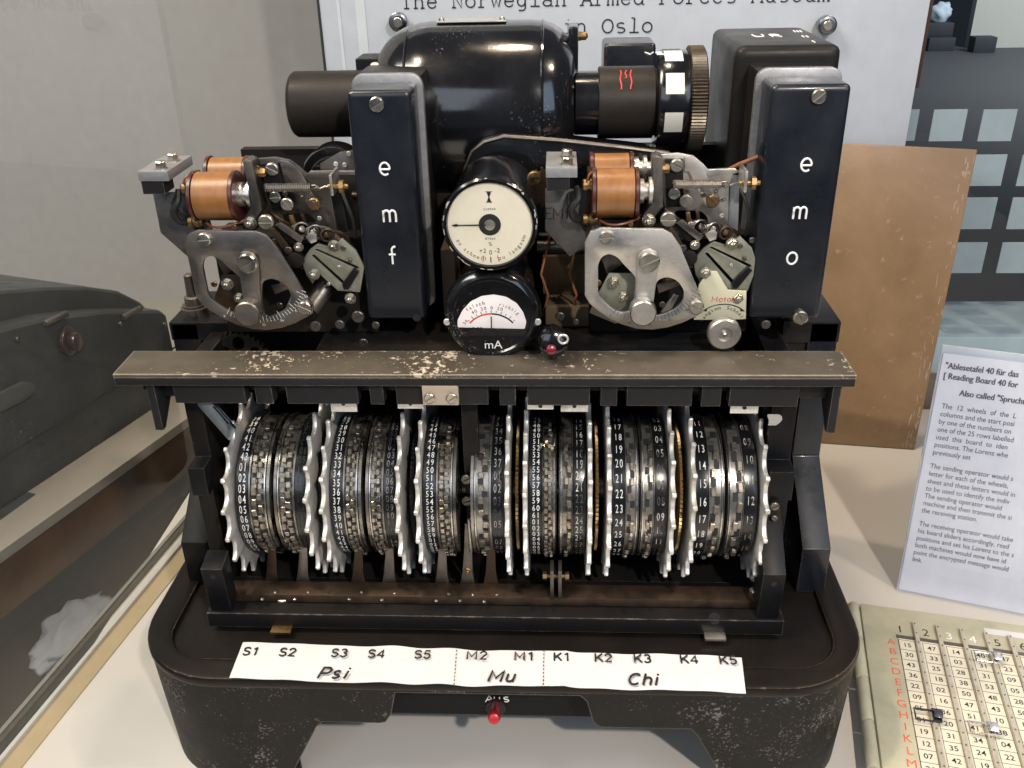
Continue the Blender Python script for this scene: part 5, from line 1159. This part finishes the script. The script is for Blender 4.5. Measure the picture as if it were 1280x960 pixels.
# pipe under left slotted plate
g = G(); g.cyl(pY(388, 388, 12), pY(412, 352, 13.5), .6, 20, .1); link('oil_tube', g, DSTEEL, mc)

# ================================================================ paper label strip on the base
ZL = 10.62
TL, TR, BR, BL = pZ(304, 804, ZL), pZ(927, 822, ZL), pZ(932.5, 866, ZL), pZ(287, 849, ZL)
ls = empty('label_strip', ((TL+BR)/2).to_tuple(), 'white paper strip printed Psi, Mu and Chi lying along the front of the base', 'label')
bm = bmesh.new(); nx, ny = 90, 6; grid = []
for i in range(nx+1):
    for j in range(ny+1):
        s_, t = i/nx, j/ny; p = (TL.lerp(TR, s_)).lerp(BL.lerp(BR, s_), t)
        wv = .05*sin(s_*23)+.035*sin(s_*61+1)+.03*sin(s_*9+t*2)+.03*mn.noise(Vector((s_*14, t*1.5, 0)))
        wv += .07*sin(s_*47+t*.8)*math.exp(-((s_-.35)/.2)**2)+.10*math.exp(-((s_-.655)/.012)**2)
        grid.append(bm.verts.new((Vector((p.x, p.y, ZL+.06+wv)))*S))
for i in range(nx):
    for j in range(ny): bm.faces.new([grid[i*(ny+1)+j], grid[(i+1)*(ny+1)+j], grid[(i+1)*(ny+1)+j+1], grid[i*(ny+1)+j+1]])
ext = bmesh.ops.extrude_face_region(bm, geom=list(bm.faces)); bmesh.ops.translate(bm, verts=[v for v in ext['geom'] if isinstance(v, bmesh.types.BMVert)], vec=(0, 0, -.0003))
link('paper', fin(bm, 60), PAPER, ls)
for t, px, py, sz, sh in (('S1', 314, 814, .72, 0), ('S2', 360, 815, .72, 0), ('S3', 425, 816, .72, 0), ('S4', 471, 817, .72, 0), ('S5', 529, 818, .72, 0), ('M2', 597, 819, .72, 0), ('M1', 656, 820, .72, 0), ('K1', 703, 821, .72, 0), ('K2', 755, 822, .72, 0), ('K3', 804, 823, .72, 0), ('K4', 862, 824, .72, 0), ('K5', 911, 825, .72, 0), ('Psi', 417, 841, .95, .25), ('Mu', 627, 845, .95, .25), ('Chi', 803, 849, .95, .25)):
    g = G(); stext(g, t, sz, pZ(px, py, ZL+.2), (1, 0, 0), (0, 1, 0), .062 if sz < .8 else .08, sh); link('printed_word', g, INK, ls)
g = G()
for px0, px1 in ((571, 567.5), (680, 679)):
    for k in range(10):
        a_ = pZ(px0+(px1-px0)*k/10, 812+k*4.6, ZL+.23); g.box(a_.x-.035, a_.x+.035, a_.y-.18, a_.y-.02, ZL+.225, ZL+.235)
tagp(link('dotted_lines', g, INK, ls), kind='stuff')
